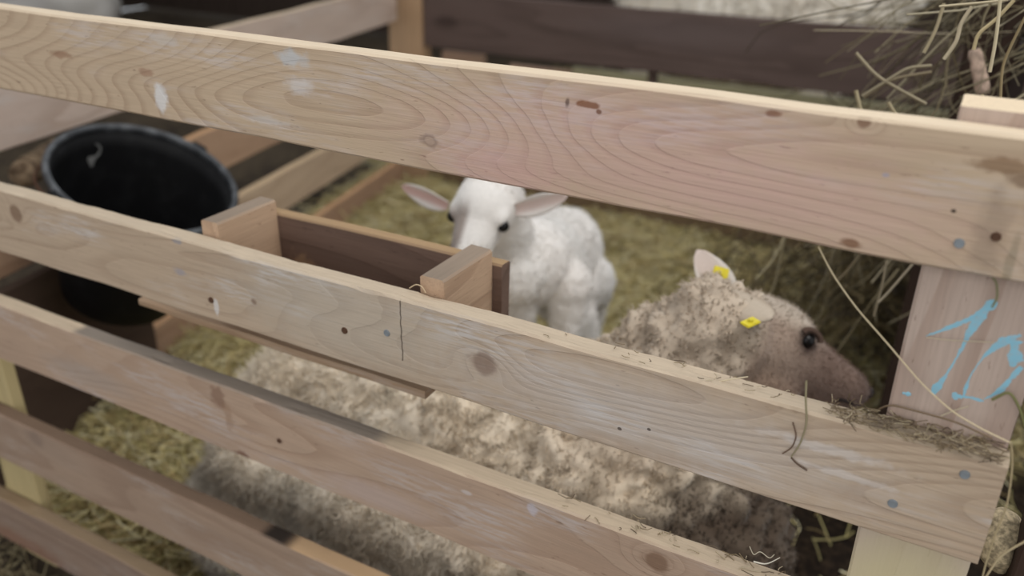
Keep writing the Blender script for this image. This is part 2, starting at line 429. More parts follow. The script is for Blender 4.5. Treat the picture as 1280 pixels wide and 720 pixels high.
M_p2 = wood('fence_wood_second', srgb(190, 168, 144), srgb(140, 112, 90), 'x', 8.8, 24, 0.38, chalk=0.75, chalkcol=(204, 198, 194), fib=0.4, top=(204, 186, 162), tilt=10,
    knots=(kn(605, 455, 17), kn(20, 267, 12)),
    spots=(sp(430, 395, 130, 60, (186, 180, 168), 0.4, 1.4), sp(800, 520, 190, 50, (206, 200, 196), 0.35, 1.4),
           sp(605, 455, 15, 15, (128, 98, 78), 0.35, 0.8), sp(225, 340, 8, 5, (140, 144, 160), 0.5, 0.9), sp(270, 382, 3, 11, (216, 212, 208), 0.7, 0.7),
           sp(992, 506, 13, 10, (118, 92, 66), 0.6, 0.9), sp(1145, 540, 60, 12, (150, 120, 84), 0.5, 1.2), sp(1180, 556, 60, 8, (96, 84, 66), 0.5, 1.2),
           sp(1030, 560, 60, 7, (214, 206, 200), 0.5, 1.0), sp(1060, 595, 50, 5, (214, 206, 200), 0.45, 1.0), sp(222, 301, 6, 4, (120, 132, 150), 0.5, 0.8),
           sp(317, 378, 4, 4, (120, 96, 80), 0.7, 0.7), sp(774, 536, 2.2, 2.2, (60, 46, 40), 0.8, 0.5), sp(811, 537, 1.8, 1.8, (60, 46, 40), 0.8, 0.5)),
    cracks=((fx(501, 400)[0], fx(500, 450)[1], 0.752, 0.0011),), topstains=((-0.02, 0.09, (150, 136, 116)),))
M_p3 = wood('fence_wood_third', srgb(184, 158, 136), srgb(140, 108, 86), 'x', 15.1, 16, 0.36, chalk=0.55, chalkcol=(194, 186, 184), fib=0.4, top=(200, 180, 154), tilt=10,
    knots=(kn(821, 702, 15),),
    spots=(sp(272, 496, 9, 16, (128, 98, 80), 0.65, 0.8), sp(303, 570, 10, 7, (116, 84, 68), 0.8, 0.8), sp(349, 551, 4, 4, (110, 84, 70), 0.7, 0.7),
           sp(470, 620, 60, 16, (186, 170, 168), 0.35, 1.2), sp(110, 470, 60, 16, (160, 152, 146), 0.35, 1.2), sp(821, 702, 14, 14, (134, 108, 88), 0.5, 0.8),
           sp(665, 638, 5, 8, (196, 194, 206), 0.5, 0.8), sp(583, 616, 6, 3, (206, 200, 200), 0.5, 0.8), sp(285, 520, 5, 20, (150, 120, 96), 0.5, 1.0)),
    topstains=((-1.02, -0.485, (128, 118, 108)),))
M_p4 = wood('fence_wood_fourth', srgb(168, 144, 124), srgb(124, 96, 78), 'x', 21.7, 7, 0.36, chalk=0.3, fib=0.4, top=(120, 98, 80), tilt=10,
    knots=(), spots=(sp(362, 670, 11, 9, (16, 13, 12), 0.97, 0.35), sp(44, 548, 12, 10, (112, 94, 86), 0.5, 0.9), sp(60, 560, 50, 18, (150, 132, 118), 0.3, 1.2)),
    topstains=((-0.66, -0.3, (184, 152, 116)), (-0.705, -0.645, (20, 15, 12))))
M_p5 = wood('fence_wood_bottom', srgb(150, 128, 112), srgb(104, 78, 62), 'x', 27.3, 7, 0.4, chalk=0.2, fib=0.45, top=(146, 124, 98), tilt=10,
    spots=(sp(30, 680, 60, 14, (130, 86, 62), 0.5, 1.0),))
M_post = wood('fence_post_wood', srgb(192, 172, 158), srgb(140, 106, 86), 'z', 3.3, 14, 0.6, fib=0.35, tilt=50, top=(226, 206, 176), sx=0.6,
    spots=((0.60, 0.04, 0.115, 0.12, (196, 178, 172), 0.4, 0.6), (0.30, 0.04, 0.35, 0.12, (204, 192, 150), 0.8, 0.3)))
M_post2 = wood('left_post_wood', srgb(196, 178, 132), srgb(150, 124, 84), 'z', 13.3, 4, 0.5, fib=0.3, tilt=60)
M_nail = plain('galvanised_nail', srgb(136, 142, 146), 0.5, 0.5, 0.2)
M_rust = plain('rusty_metal', srgb(92, 66, 50), 0.8, 0.3, 0.2)

fence = empty('wooden_fence', (-0.7, 0.03, 0), label='pale sawn-plank pen fence nearest the camera, stained pink on its top plank', cat='fence')
fence_off = -Vector(fence.location)
def fpart(name, me, mat, parent=fence, **k):
    o = obj(name, me, mat, parent, **k)
    if parent is fence: o.location = fence_off
    return o
planks = []
Tn = 0.024
specs = ((0.990, 0.892, M_p1, 0.36, 0.0, 'broad top plank with a pink stain and swirling grain'), (0.752, 0.656, M_p2, 0.081, 0.006, 'second plank with a round knot and chalky white marks'),
         (0.564, 0.463, M_p3, 0.081, 0.006, 'third plank with a grey strip along its top edge'), (0.345, 0.246, M_p4, 0.081, 0.004, 'fourth plank with a black hole at its top edge'), (0.145, 0.045, M_p5, 0.081, 0.004, 'lowest plank, dull brown and dirty'))
for i, (z1, z0, m, xr, ch, lb) in enumerate(specs):
    planks.append(fpart('plank', board(-1.49, xr, 0, Tn, z0, z1, i * 3 + 1, 150, 0.0010, ch), m, label=lb))
# end post behind the planks, and the corner post on the left
fpart('post', board(-0.007, 0.080, Tn + 0.001, Tn + 0.046, 0.0, 0.999, 31, 60, 0.0008, axis=2), M_post, label='upright end post with a pinkish upper face and blue paint')
fpart('post', board(-1.36, -1.268, Tn + 0.001, Tn + 0.022, 0.0, 0.66, 37, 40, 0.001, axis=2), M_post2, label='yellowish left post behind the lower planks')
# nails
def nail(parent, px, py, r=0.0042, mat=M_nail):
    p = at(px, py, 0)
    b = cyl_bm(r, r * 0.86, 0.0022, 14, 0.0004)
    o = obj('nail', b, mat, parent); o.rotation_euler = (math.radians(90), 0, 0); o.location = (p.x, -0.0006, p.z)
for pk, px, py, r, mt in ((0, 1199, 304, .0038, M_nail), (0, 1245, 296, .0035, M_rust), (1, 1116, 629, .0042, M_nail), (1, 1206, 593, .0040, M_nail), (1, 431, 413, .0042, M_rust),
                      (1, 484, 416, .0042, M_nail), (1, 264, 375, .0040, M_rust), (2, 349, 551, .003, M_rust)):
    nail(planks[pk], px, py, r, mt)
# blue painted number on the post (upper window between the top two planks)
t = NT('blue_paint', 0.6, 0.4); nn = t.noise(260, t.coord(), 3)
t.col(t.mix(t.ss(nn, 0.4, 0.7, 0, 0.45), srgb(140, 192, 210), srgb(166, 180, 186))); M_blue = t.m
def paint(parent, name, strokes, y):
    V = []; Fc = []
    for pts, wid in strokes:
        P = [at(px, py, y) for px, py in pts]; Q = []
        for i in range(len(P) - 1):
            for k in range(8): Q.append(P[i].lerp(P[i + 1], k / 8))
        Q.append(P[-1])
        for _ in range(6):
            Q = [Q[0]] + [(Q[i - 1] + Q[i] * 2 + Q[i + 1]) / 4 for i in range(1, len(Q) - 1)] + [Q[-1]]
        b0 = len(V)
        for i, q in enumerate(Q):
            d = (Q[min(i + 1, len(Q) - 1)] - Q[max(i - 1, 0)]).normalized(); nrm = Vector((-d.z, 0, d.x))
            u = i / (len(Q) - 1); wv = 1.5 * wid * (wid and (0.75 + 0.3 * math.sin(u * 9 + wid * 900)) + 0.3 * noise.noise(q * 300)) * min(1, 0.45 + 6 * u, 0.45 + 6 * (1 - u))
            for s_ in (-1, 1):
                jit = noise.noise(q * 700 + Vector((s_ * 9, 0, 0))) * wid * 0.22
                V.append(q + nrm * (s_ * wv * 0.5 + jit) + Vector((0, -0.0004, 0)))
            V.append(q + Vector((0, -0.0009, 0)))
            if i:
                a = b0 + (i - 1) * 3; b = b0 + i * 3
                Fc += [(a, a + 2, b + 2, b), (a + 2, a + 1, b + 1, b + 2)]
    me = bpy.data.meshes.new(name); me.from_pydata(V, [], Fc)
    bm = bmesh.new(); bm.from_mesh(me)
    for f in bm.faces:
        f.normal_update()
        if f.normal.y > 0: f.normal_flip()
    bm.to_mesh(me); bm.free()
    return fpart(name, smooth(me), M_blue, label='light blue hand-painted number 10')
paint(fence, 'painted_number', (
    ([(1157, 420), (1190, 408), (1215, 397), (1246, 376)], 0.0052),
    ([(1236, 385), (1214, 410), (1200, 440), (1183, 468), (1166, 492)], 0.0058),
    ([(1276, 418), (1250, 428), (1228, 447), (1212, 470), (1205, 494)], 0.0060),
    ([(1190, 494), (1212, 496), (1230, 501)], 0.0085),
    ([(1228, 500), (1250, 488), (1262, 474), (1277, 458)], 0.0050),
    ([(1268, 425), (1268, 440), (1266, 458)], 0.0090),
    ([(1128, 491), (1139, 493)], 0.0024)), Tn + 0.001)

# ---------------------------------------------------------------- left side fence
M_l1 = wood('side_wood_pale', srgb(204, 184, 170), srgb(150, 120, 100), 'x', 41, 6, 0.4, chalk=0.4, fib=0.3, tilt=9, top=(196, 176, 150))
M_l2 = wood('side_wood_orange', srgb(184, 152, 126), srgb(136, 96, 70), 'x', 47, 6, 0.5, fib=0.3, tilt=9, top=(190, 150, 112), knots=((1.72, 0.46, 0.02),))
M_l3 = wood('side_wood_tan', srgb(202, 178, 152), srgb(146, 112, 86), 'x', 53, 6, 0.4, fib=0.3, tilt=9, top=(200, 174, 140))
L0 = on_left(0.09); ang = math.atan2(LDIR.y, LDIR.x); LL = (CORN - L0).length
side = empty('side_fence', L0, ang, label='blurred tan plank side fence running back behind the black bucket', cat='fence')
for z0, z1, m, lb in ((0.65, 0.775, M_l1, 'pinkish pale top slat'), (0.415, 0.53, M_l2, 'orange-brown middle slat'), (0.20, 0.32, M_l3, 'tan slat'), (0.01, 0.11, M_l2, 'low orange-brown slat')):
    obj('slat', board(-0.02, LL - 0.03, -0.012, 0.014, z0, z1, z0 * 50, 60, 0.0015), m, side, label=lb)
obj('board', board(-0.02, 0.50, -0.034, -0.014, 0.005, 0.40, 66, 30, 0.0015), wood('dark_board_wood', srgb(84, 68, 58), srgb(54, 42, 36), 'x', 67, 6, 0.4, tilt=9), side, label='dark brown wide board low at the near end')
M_cp = wood('corner_post_wood', srgb(182, 152, 120), srgb(136, 98, 70), 'z', 61, 4, 0.4, fib=0.3, tilt=40)
obj('post', board(-0.04, 0.04, 0.016, 0.075, 0, 0.85, 63, 20, axis=2), M_cp, side).location = (0.02, 0, 0)

# ---------------------------------------------------------------- back fence
back = empty('back_fence', (-0.9, CORN.y + 0.02, 0), label='rear pen fence with a wide dark brown weathered plank', cat='fence')
M_dk = wood('dark_plank_wood', srgb(98, 82, 76), srgb(58, 44, 38), 'x', 71, 6, 0.5, fib=0.3, tilt=8, spots=((-0.88, 0.66, 0.05, 0.02, (40, 28, 24), 0.5, 1.0), (0.0, 0.7, 0.3, 0.05, (104, 92, 90), 0.4, 1.4)))
M_pl = wood('pale_plank_wood', srgb(190, 184, 150), srgb(140, 126, 92), 'x', 77, 5, 0.3, fib=0.3, tilt=8)
M_pk = wood('pinkish_plank_wood', srgb(192, 162, 140), srgb(140, 108, 88), 'x', 79, 5, 0.3, fib=0.3, tilt=8)
by = CORN.y + 0.02
obj('plank', board(-0.98, 1.2, -0.015, 0.015, 0.562, 0.762, 73, 60, 0.002), M_dk, back, label='wide dark brown plank')
def bx(px, py, y=by): return at(px, py, y).x + 0.9
obj('post', board(-1.14, -0.985, -0.02, 0.04, 0, 0.95, 74, 20, axis=2), M_cp, back, label='tan corner post')
obj('plank', board(bx(640, 70, by + .06), bx(716, 80, by + .06), 0.04, 0.065, 0.36, 0.52, 75, 10), M_pk, back, label='short pinkish plank end')
obj('plank', board(bx(556, 60, by + .06), bx(607, 60, by + .06), 0.04, 0.065, 0.38, 0.54, 76, 10), M_pk, back, label='short pinkish plank end')
obj('plank', board(bx(718, 85, by + .06), 1.2, 0.04, 0.065, 0.36, 0.535, 78, 40), M_pl, back, label='pale greenish lower plank')
obj('post', board(bx(808, 90), bx(818, 90), 0.016, 0.04, 0.0, 0.74, 79, 20, axis=2), M_dk, back, label='thin dark upright')
obj('post', board(1.16, 1.24, 0.016, 0.07, 0.0, 0.9, 80, 20, axis=2), M_dk, back)
obj('plank', board(-0.98, 1.2, 0.0, 0.02, 0.03, 0.15, 81, 40, 0.002), wood('low_back_wood', srgb(120, 100, 76), srgb(80, 62, 46), 'x', 83, 5, 0.4, tilt=8), back, label='low brown plank')

# ---------------------------------------------------------------- feeding trough behind the second plank
M_tr = wood('trough_wood', srgb(168, 140, 112), srgb(120, 88, 64), 'x', 91, 5, 0.4, fib=0.4, tilt=9, top=(176, 150, 124), chalk=0.2)
M_ti = wood('trough_inner_wood', srgb(118, 96, 84), srgb(70, 54, 46), 'x', 95, 5, 0.5, fib=0.4, tilt=9, top=(170, 142, 108), spots=((-0.70, 0.68, 0.02, 0.02, (170, 140, 108), 0.6, 1.0),))
M_te = wood('trough_end_wood', srgb(196, 166, 138), srgb(136, 102, 78), 'y', 97, 5, 0.4, fib=0.4, tilt=9, top=(150, 134, 118))
ty0 = Tn + 0.002
trough = empty('feed_trough', (-0.6, ty0, 0.62), label='small open wooden feed trough hung behind the second plank, in front of the lamb', cat='trough')
def tpart(name, *a, mat, **k):
    ax = k.pop('axis', 0); lb = k.pop('label', None)
    o = obj(name, board(*a, axis=ax, seed=a[0] * 10, nl=24, amp=0.0012), mat, trough)
    o.location = -Vector(trough.location)
    if lb: o['label'] = lb
    return o
tpart('end_board', -0.452, -0.424, ty0, 0.122, 0.646, 0.770, mat=M_te, axis=1)
tpart('end_board', -0.760, -0.734, ty0, 0.122, 0.646, 0.770, mat=M_te, axis=1)
tpart('side_board', -0.77, -0.412, 0.123, 0.141, 0.640, 0.752, mat=M_ti, label='dark stained back board')
tpart('side_board', -0.733, -0.453, ty0, ty0 + 0.015, 0.645, 0.73, mat=M_ti)
tpart('bottom_board', -0.90, -0.452, ty0, 0.125, 0.622, 0.6315, mat=M_tr)
tpart('rail', -0.92, -0.450, ty0, ty0 + 0.016, 0.6315, 0.6440, mat=M_tr) if False else None

# ---------------------------------------------------------------- black bucket
M_bk = NT('black_plastic', 0.6, 0.15); nn = M_bk.noise(25, M_bk.coord(), 4)
M_bk.col(M_bk.mix(M_bk.ss(nn, 0.45, 0.75), srgb(20, 20, 21), srgb(30, 30, 31))); M_bk = M_bk.m
M_rim = NT('worn_plastic_rim', 0.5, 0.45); nn = M_rim.noise(30, M_rim.coord(), 4)
M_rim.col(M_rim.mix(M_rim.ss(nn, 0.4, 0.7), srgb(58, 60, 63), srgb(96, 99, 102))); M_rim = M_rim.m
bc = at(182, 221, 0.43)
vr = (bc - CAM).normalized()
upi = (RX * 0.22 + RU * 0.975); upi = (upi - vr * upi.dot(vr)).normalized()
axis = (-vr * 0.57 + upi * 0.82).normalized()           # the mouth leans towards the fence
dep = (bc - CAM).dot(FW); R0 = 112 / F * dep
H = 0.30
bucket = empty('bucket', bc - axis * H, label='black plastic bucket with a worn grey rim, tilted against the side fence', cat='bucket')
bucket.rotation_euler = axis.to_track_quat('Z', 'Y').to_euler()
def lathe(prof, seg=64, fill=True):
    V = []; Fc = []
    for r, z in prof:
        for k in range(seg): a = 2 * math.pi * k / seg; V.append((r * math.cos(a), r * math.sin(a), z))
    for i in range(len(prof) - 1):
        for k in range(seg):
            k2 = (k + 1) % seg; Fc.append((i * seg + k, i * seg + k2, (i + 1) * seg + k2, (i + 1) * seg + k))
    me = bpy.data.meshes.new('lathe'); me.from_pydata(V, [], Fc)
    bm = bmesh.new(); bm.from_mesh(me)
    if fill: bmesh.ops.holes_fill(bm, edges=[e for e in bm.edges if e.is_boundary], sides=0)
    else: bmesh.ops.remove_doubles(bm, verts=bm.verts, dist=1e-6)
    bmesh.ops.recalc_face_normals(bm, faces=bm.faces); bm.to_mesh(me); bm.free(); return smooth(me)
Rb = R0 * 0.66
prof = [(0.001, 0.0), (Rb - 0.01, 0.0), (Rb, 0.006)] + [(Rb + (R0 - 0.006 - Rb) * u, 0.006 + (H - 0.02) * u) for u in (0.2, 0.4, 0.6, 0.8, 1.0)]
prof += [(R0 - 0.009, H - 0.012)] + [(Rb - 0.004 + (R0 - 0.009 - Rb + 0.002) * u, 0.012 + (H - 0.03) * u) for u in (0.9, 0.6, 0.3, 0.0)] + [(Rb - 0.015, 0.010), (0.001, 0.010)]
obj('body', lathe(prof), M_bk, bucket)
rim = [(R0 - 0.008, H - 0.014), (R0 + 0.002, H - 0.014), (R0 + 0.004, H - 0.004), (R0 + 0.001, H + 0.002), (R0 - 0.006, H + 0.003), (R0 - 0.009, H - 0.002), (R0 - 0.008, H - 0.014)]
obj('rim', lathe(rim, fill=False), M_rim, bucket, label='scuffed grey rim')
inv = bucket.matrix_basis.inverted()
def onrim(px, py):
    r = (RX * (px - 640) + RU * (360 - py) + FW * F); tt = (bc - CAM).dot(axis) / r.dot(axis); return inv @ (CAM + r * tt)
for (px, py) in ((92, 240), (247, 183)):
    p = onrim(px, py); a = math.atan2(p.y, p.x)
    bm = bmesh.new(); bmesh.ops.create_cube(bm, size=1, matrix=Matrix.Rotation(a, 4, 'Z') @ Matrix.Translation((R0 + 0.006, 0, H - 0.012)) @ Matrix.Diagonal((0.022, 0.034, 0.026, 1)))
    bmesh.ops.bevel(bm, geom=list(bm.edges), offset=0.004, segments=2, affect='EDGES')
    obj('handle_lug', bm, M_bk, bucket)
def tube(name, pts, r, mat, parent=None, sides=8, it=4, r1=None, **k):
    P = [Vector(p) for p in pts]; Q = []
    for i in range(len(P) - 1):
        for j in range(6): Q.append(P[i].lerp(P[i + 1], j / 6))
    Q.append(P[-1])
    for _ in range(it): Q = [Q[0]] + [(Q[i - 1] + Q[i] * 2 + Q[i + 1]) / 4 for i in range(1, len(Q) - 1)] + [Q[-1]]
    A = np.array([list(q) for q in Q])[None]; n = len(Q)
    rr = np.linspace(r, r1 if r1 is not None else r, n)[None]
    col = k.pop('colr', (0.5, 0.4, 0.25))
    return strands(name, A, rr, np.array([col]), mat, parent, sides, **k)
hp = []
a1 = math.atan2(onrim(92, 240).y, onrim(92, 240).x); a2 = math.atan2(onrim(247, 183).y, onrim(247, 183).x)
for i in range(13):
    u = i / 12; a = a1 + ((a2 - a1 + math.pi) % (2 * math.pi) - math.pi) * u
    hp.append(((R0 + 0.012) * math.cos(a), (R0 + 0.012) * math.sin(a), H - 0.01 - 0.05 * math.sin(math.pi * u)))
tube('handle', hp, 0.003, M_rust, bucket)
# pale dried splashes on the inner wall
M_spl = plain('dried_splash', srgb(120, 120, 118), 0.8)
def inner(a, z, lift=0.0015):
    r = Rb - 0.004 + (R0 - 0.009 - Rb + 0.002) * (z - 0.012) / (H - 0.03) / 1.0 - lift
    return Vector((r * math.cos(a), r * math.sin(a), z))
def inner_px(px, py):
    # walk the viewing ray until it meets the inner wall
    r = (RX * (px - 640) + RU * (360 - py) + FW * F).normalized(); o_ = inv @ CAM; d_ = inv.to_3x3() @ r
    best = None
    for k in range(3000):
        q = o_ + d_ * (0.9 + k * 0.0006)
        if q.z < H - 0.01 and math.hypot(q.x, q.y) >= Rb - 0.004 + (R0 - 0.007 - Rb) * (q.z - 0.012) / (H - 0.03): return math.atan2(q.y, q.x), q.z
        best = q
    return math.atan2(best.y, best.x), 0.15
try:
    a, z = inner_px(114, 200)
    bl = bmesh.new(); c_ = bl.verts.new(inner(a, z)); ring = []
    for k in range(14):
        th = 2 * math.pi * k / 14; rr = 0.010 * (1 + 0.25 * math.sin(3 * th)); ring.append(bl.verts.new(inner(a + rr * math.cos(th) / R0, z + rr * 1.2 * math.sin(th))))
    for k in range(14): bl.faces.new((c_, ring[k], ring[(k + 1) % 14]))
    obj('splash', bl, M_spl, bucket, label='pale dried splash inside')
    pts = [inner(*inner_px(px, py), 0.002) for px, py in ((119, 179), (125, 183), (124, 190), (119, 196))]
    tube('splash', pts, 0.0022, M_spl, bucket, label='pale curved splash inside')
except Exception as e: print('splash', e)

# ---------------------------------------------------------------- branch stub and boards left of the bucket
M_bark = NT('bark', 0.95, 0.1); nn = M_bark.noise(30, M_bark.coord((1, 1, 3)), 5)
M_bark.col(M_bark.mix(M_bark.ss(nn, 0.35, 0.65), srgb(84, 68, 54), srgb(150, 130, 106))); M_bark.bump(nn, 0.8, 0.01); M_bark = M_bark.m
p0 = at(28, 218, 0.33); p1 = at(78, 186, 0.52)
bm = bmesh.new(); nn_ = 14
dirv = (p1 - p0); Ls = dirv.length
for i in range(nn_ + 1):
    for k in range(16):
        a = 2 * math.pi * k / 16; r = 0.028 * (1 + 0.12 * noise.noise(Vector((i * 0.5, math.cos(a) * 2, math.sin(a) * 2))))
        if i in (0, nn_): r *= 0.9
        bm.verts.new((r * math.cos(a), r * math.sin(a), Ls * i / nn_))
bm.verts.ensure_lookup_table()
for i in range(nn_):
    for k in range(16): k2 = (k + 1) % 16; bm.faces.new([bm.verts[x] for x in (i * 16 + k, i * 16 + k2, (i + 1) * 16 + k2, (i + 1) * 16 + k)])
bm.faces.new([bm.verts[k] for k in range(15, -1, -1)]); bm.faces.new([bm.verts[nn_ * 16 + k] for k in range(16)])
for f in bm.faces: f.smooth = True
o = obj('branch', bm, M_bark); o.location = p0; o.rotation_euler = dirv.to_track_quat('Z', 'Y').to_euler()
tag(o, 'short blurred branch stub with bark beside the bucket rim', 'branch')

# ---------------------------------------------------------------- ewe
M_fl = attr_mat('ewe_fleece', 0.95, 0.1, bumpy=0.6, bs=160, sheen=0.15)
M_flx = attr_mat('fleece_locks', 0.95, 0.1, bs=60)
M_eye = plain('dark_eye', srgb(12, 9, 8), 0.3, 0.3)
M_horn = plain('nostril_skin', srgb(40, 32, 30), 0.6)
M_tag = plain('yellow_plastic', srgb(222, 206, 56), 0.45, 0.4)
def mixc(a, b, u): return tuple(x + (y - x) * u for x, y in zip(a, b))
def sstep(x, a, b): u = max(0, min(1, (x - a) / (b - a))); return u * u * (3 - 2 * u)

POLL = at(924, 374, 0.40); NOSE = at(1084, 470, 0.53)
hf = (NOSE - POLL).normalized(); hs = hf.cross(Vector((0, 0, 1))).normalized()       # hs points towards the camera side
hs = (Quaternion(hf, math.radians(-24 if (Quaternion(hf, math.radians(-24)) @ hs).z > hs.z else 24)) @ hs).normalized()
hu = hs.cross(hf).normalized()
if hu.z < 0: hu = -hu
HL = (NOSE - POLL).length
B = Blob()
B.ell((-0.60, 0.31, 0.245), (0.40, 0.20, 0.25)); B.ell((-0.86, 0.31, 0.21), (0.19, 0.20, 0.22)); B.ell((-0.36, 0.32, 0.27), (0.20, 0.19, 0.24))
B.ell((-0.24, 0.34, 0.22), (0.17, 0.18, 0.21)); B.ell((-0.90, 0.19, 0.12), (0.17, 0.09, 0.13)); B.ell((-0.55, 0.31, 0.10), (0.42, 0.20, 0.10))
neck0 = Vector((-0.33, 0.35, 0.36)); neck1 = POLL - hf * 0.01 - hu * 0.055
B.cap([(neck0, 0.165), (neck0.lerp(neck1, 0.5) + Vector((-.02, 0, .0)), 0.115), (neck1, 0.074)])
ax3 = (hf, hs, hu)
B.ell(POLL + hf * 0.055 - hu * 0.040, (0.085, 0.058, 0.066), ax3)
B.ell(POLL + hf * 0.075 - hu * 0.005, (0.050, 0.045, 0.034), ax3)
B.cap([(POLL + hf * 0.09 - hu * 0.038, 0.057), (POLL + hf * (HL * 0.66) - hu * 0.036, 0.042), (POLL + hf * (HL - 0.022) - hu * 0.030, 0.030)])
B.cap([(POLL + hf * 0.06 - hu * 0.085, 0.040), (POLL + hf * (HL * 0.65) - hu * 0.068, 0.026), (POLL + hf * (HL - 0.03) - hu * 0.052, 0.022)])
for s_ in (-1, 1):                                                                    # brow ridges and cheeks
    B.ell(POLL + hf * 0.076 + hs * s_ * 0.044 - hu * 0.002, (0.026, 0.014, 0.014), ax3, 2)
    B.ell(POLL + hf * 0.075 + hs * s_ * 0.034 - hu * 0.085, (0.05, 0.018, 0.034), ax3, 2)
# folded forelegs and hind hoof
B.cap([((-0.24, 0.28, 0.12), 0.06), ((-0.06, 0.25, 0.06), 0.035), ((-0.20, 0.22, 0.035), 0.026), ((-0.25, 0.22, 0.035), 0.028)])
B.cap([((-0.24, 0.50, 0.12), 0.06), ((-0.06, 0.53, 0.06), 0.035), ((-0.20, 0.55, 0.035), 0.026)])
B.cap([((-0.82, 0.20, 0.07), 0.06), ((-0.62, 0.13, 0.04), 0.028), ((-0.54, 0.13, 0.035), 0.028)])
me = B.remesh(0.0065, 8, 0.5)
def headu(p): return (Vector(p) - POLL).dot(hf)
def facemask(p):
    """1 on the short haired face and legs, 0 on fleece"""
    p = Vector(p); d = p - POLL; u = d.dot(hf); rad = (d - hf * u).length
    f_ = sstep(u - 0.3 * max(0, d.dot(hu) + 0.02) , -0.012, 0.022) * (1 if rad < 0.17 else 0)
    if p.z < 0.085 and p.x > -0.24: f_ = max(f_, 0.8)
    return f_
def lumps(p, n):                                                                      # lumpy locks of wool
    f_ = facemask(p)
    if f_ >= 1: return p
    q = p * 26; c1 = noise.voronoi(q + noise.noise_vector(p * 18) * 0.8)[0][0]
    return p + n * (noise.turbulence(p * 34, 2, False) * 0.010 + (0.5 - c1) * (0.015 + 0.010 * sstep(p.x, -0.65, -0.4))) * (1 - f_)
displace(me, lumps)
def ewecol(p, n):
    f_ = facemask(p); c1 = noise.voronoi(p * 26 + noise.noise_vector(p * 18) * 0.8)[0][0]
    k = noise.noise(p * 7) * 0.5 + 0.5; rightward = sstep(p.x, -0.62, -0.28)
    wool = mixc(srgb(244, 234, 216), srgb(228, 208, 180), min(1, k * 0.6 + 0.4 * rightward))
    wool = mixc(wool, srgb(116, 98, 78), sstep(c1, 0.35, 0.75) * (0.05 + 0.4 * rightward * (1 - sstep(p.z, 0.42, 0.5))))  # crevice darkness painted into the wool between locks
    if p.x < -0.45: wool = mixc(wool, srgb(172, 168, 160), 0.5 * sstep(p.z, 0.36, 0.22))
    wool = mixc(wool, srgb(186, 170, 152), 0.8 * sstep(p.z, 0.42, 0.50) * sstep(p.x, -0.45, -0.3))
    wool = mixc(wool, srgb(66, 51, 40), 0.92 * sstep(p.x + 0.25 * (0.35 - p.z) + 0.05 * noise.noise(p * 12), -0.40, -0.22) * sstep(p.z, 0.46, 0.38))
    if f_ > 0:
        d = p - POLL; u = d.dot(hf) / HL; upp = d.dot(hu)
        fc = mixc(srgb(164, 144, 128), srgb(122, 100, 88), sstep(u, 0.1, 0.6))
        fc = mixc(fc, srgb(92, 74, 66), sstep(u, 0.78, 1.0) * 0.8)
        fc = mixc(fc, srgb(140, 112, 90), 0.4 * sstep(-upp, 0.05, 0.1))
        fc = mixc(fc, srgb(196, 184, 168), 0.7 * sstep(upp, -0.02, 0.01) * (1 - sstep(u, 0.3, 0.6)))
        for sg in (-1, 1):
            fc = mixc(fc, srgb(66, 50, 44), 0.85 * (1 - sstep((p - (POLL + hf * 0.086 + hs * sg * 0.0495 - hu * 0.014)).length, 0.012, 0.024)))
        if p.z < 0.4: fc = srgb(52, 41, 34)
        wool = mixc(wool, fc, f_)
    return wool
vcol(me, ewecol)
ewe = empty('ewe', (-0.6, 0.38, 0), label='large woolly beige ewe lying behind the fence with yellow ear tags', cat='sheep')
def epart(name, me_, mat, parent=ewe, **k):
    o = obj(name, me_, mat, parent, **k)
    if parent is ewe: o.location = -Vector(ewe.location)
    return o
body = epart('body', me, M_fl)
# locks of fleece
def fleece(me, n, Ln, r, mask, parent, off, seed, grav=0.25, clump=0.9, curl=0.5, curlf=50., nm='fleece', mat=None, lenf=None):
    dens = (lambda c: np.array([max(0.0, 1 - mask(x)) for x in c])) if mask else None
    p, nn, cl = sample(me, n, dens)
    k = 6; s = np.linspace(0, 1, k)[None, :, None]
    f1 = nfield(p, 55, seed); f2 = nfield(p, 24, seed + 1)
    d = nn + clump * 0.6 * f1 + clump * 0.5 * f2 + np.array([0, 0, -grav]); d -= nn * np.minimum(0, (d * nn).sum(1, keepdims=True) - 0.35)
    d /= np.linalg.norm(d, axis=1, keepdims=True)
    side_ = np.cross(d, nn + 0.01); side_ /= np.linalg.norm(side_, axis=1, keepdims=True) + 1e-9; s2 = np.cross(d, side_)
    ph = (f1[:, :1] * 4 + rng.normal(size=(n, 1)) * 0.5)[:, :, None]
    L_ = (Ln * (0.6 + 0.8 * rng.random((n, 1))) * (lenf(p)[:, None] if lenf else 1.0))[:, :, None]
    P = p[:, None, :] - nn[:, None, :] * 0.003 + d[:, None, :] * s * L_ + curl * L_ * 0.35 * s * (side_[:, None, :] * np.sin(s * 9 + ph) + s2[:, None, :] * np.cos(s * 9 + ph))
    Rr = r * (1 - 0.93 * s[:, :, 0] ** 2) * np.ones((n, 1))
    colr = cl * (0.85 + 0.35 * rng.random((n, 1))) + 0.01
    o = strands(nm, P, Rr, np.clip(colr, 0, 1), mat or M_flx, parent, 3, kind='stuff'); o.location = -Vector(off); return o
def nearhead(P_):
    u = (P_ - np.array(POLL)) @ np.array(hf); return np.clip((-u - 0.01) / 0.12, 0.55, 1.2)
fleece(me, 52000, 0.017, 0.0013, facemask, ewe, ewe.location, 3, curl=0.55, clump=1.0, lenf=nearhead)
fleece(me, 9000, 0.007, 0.0005, lambda p: 1 - (facemask(p) if headu(p) > 0 and p[2] > 0.4 else 0), ewe, ewe.location, 5, grav=0.5, clump=0.3, curl=0.1, nm='face_hair')
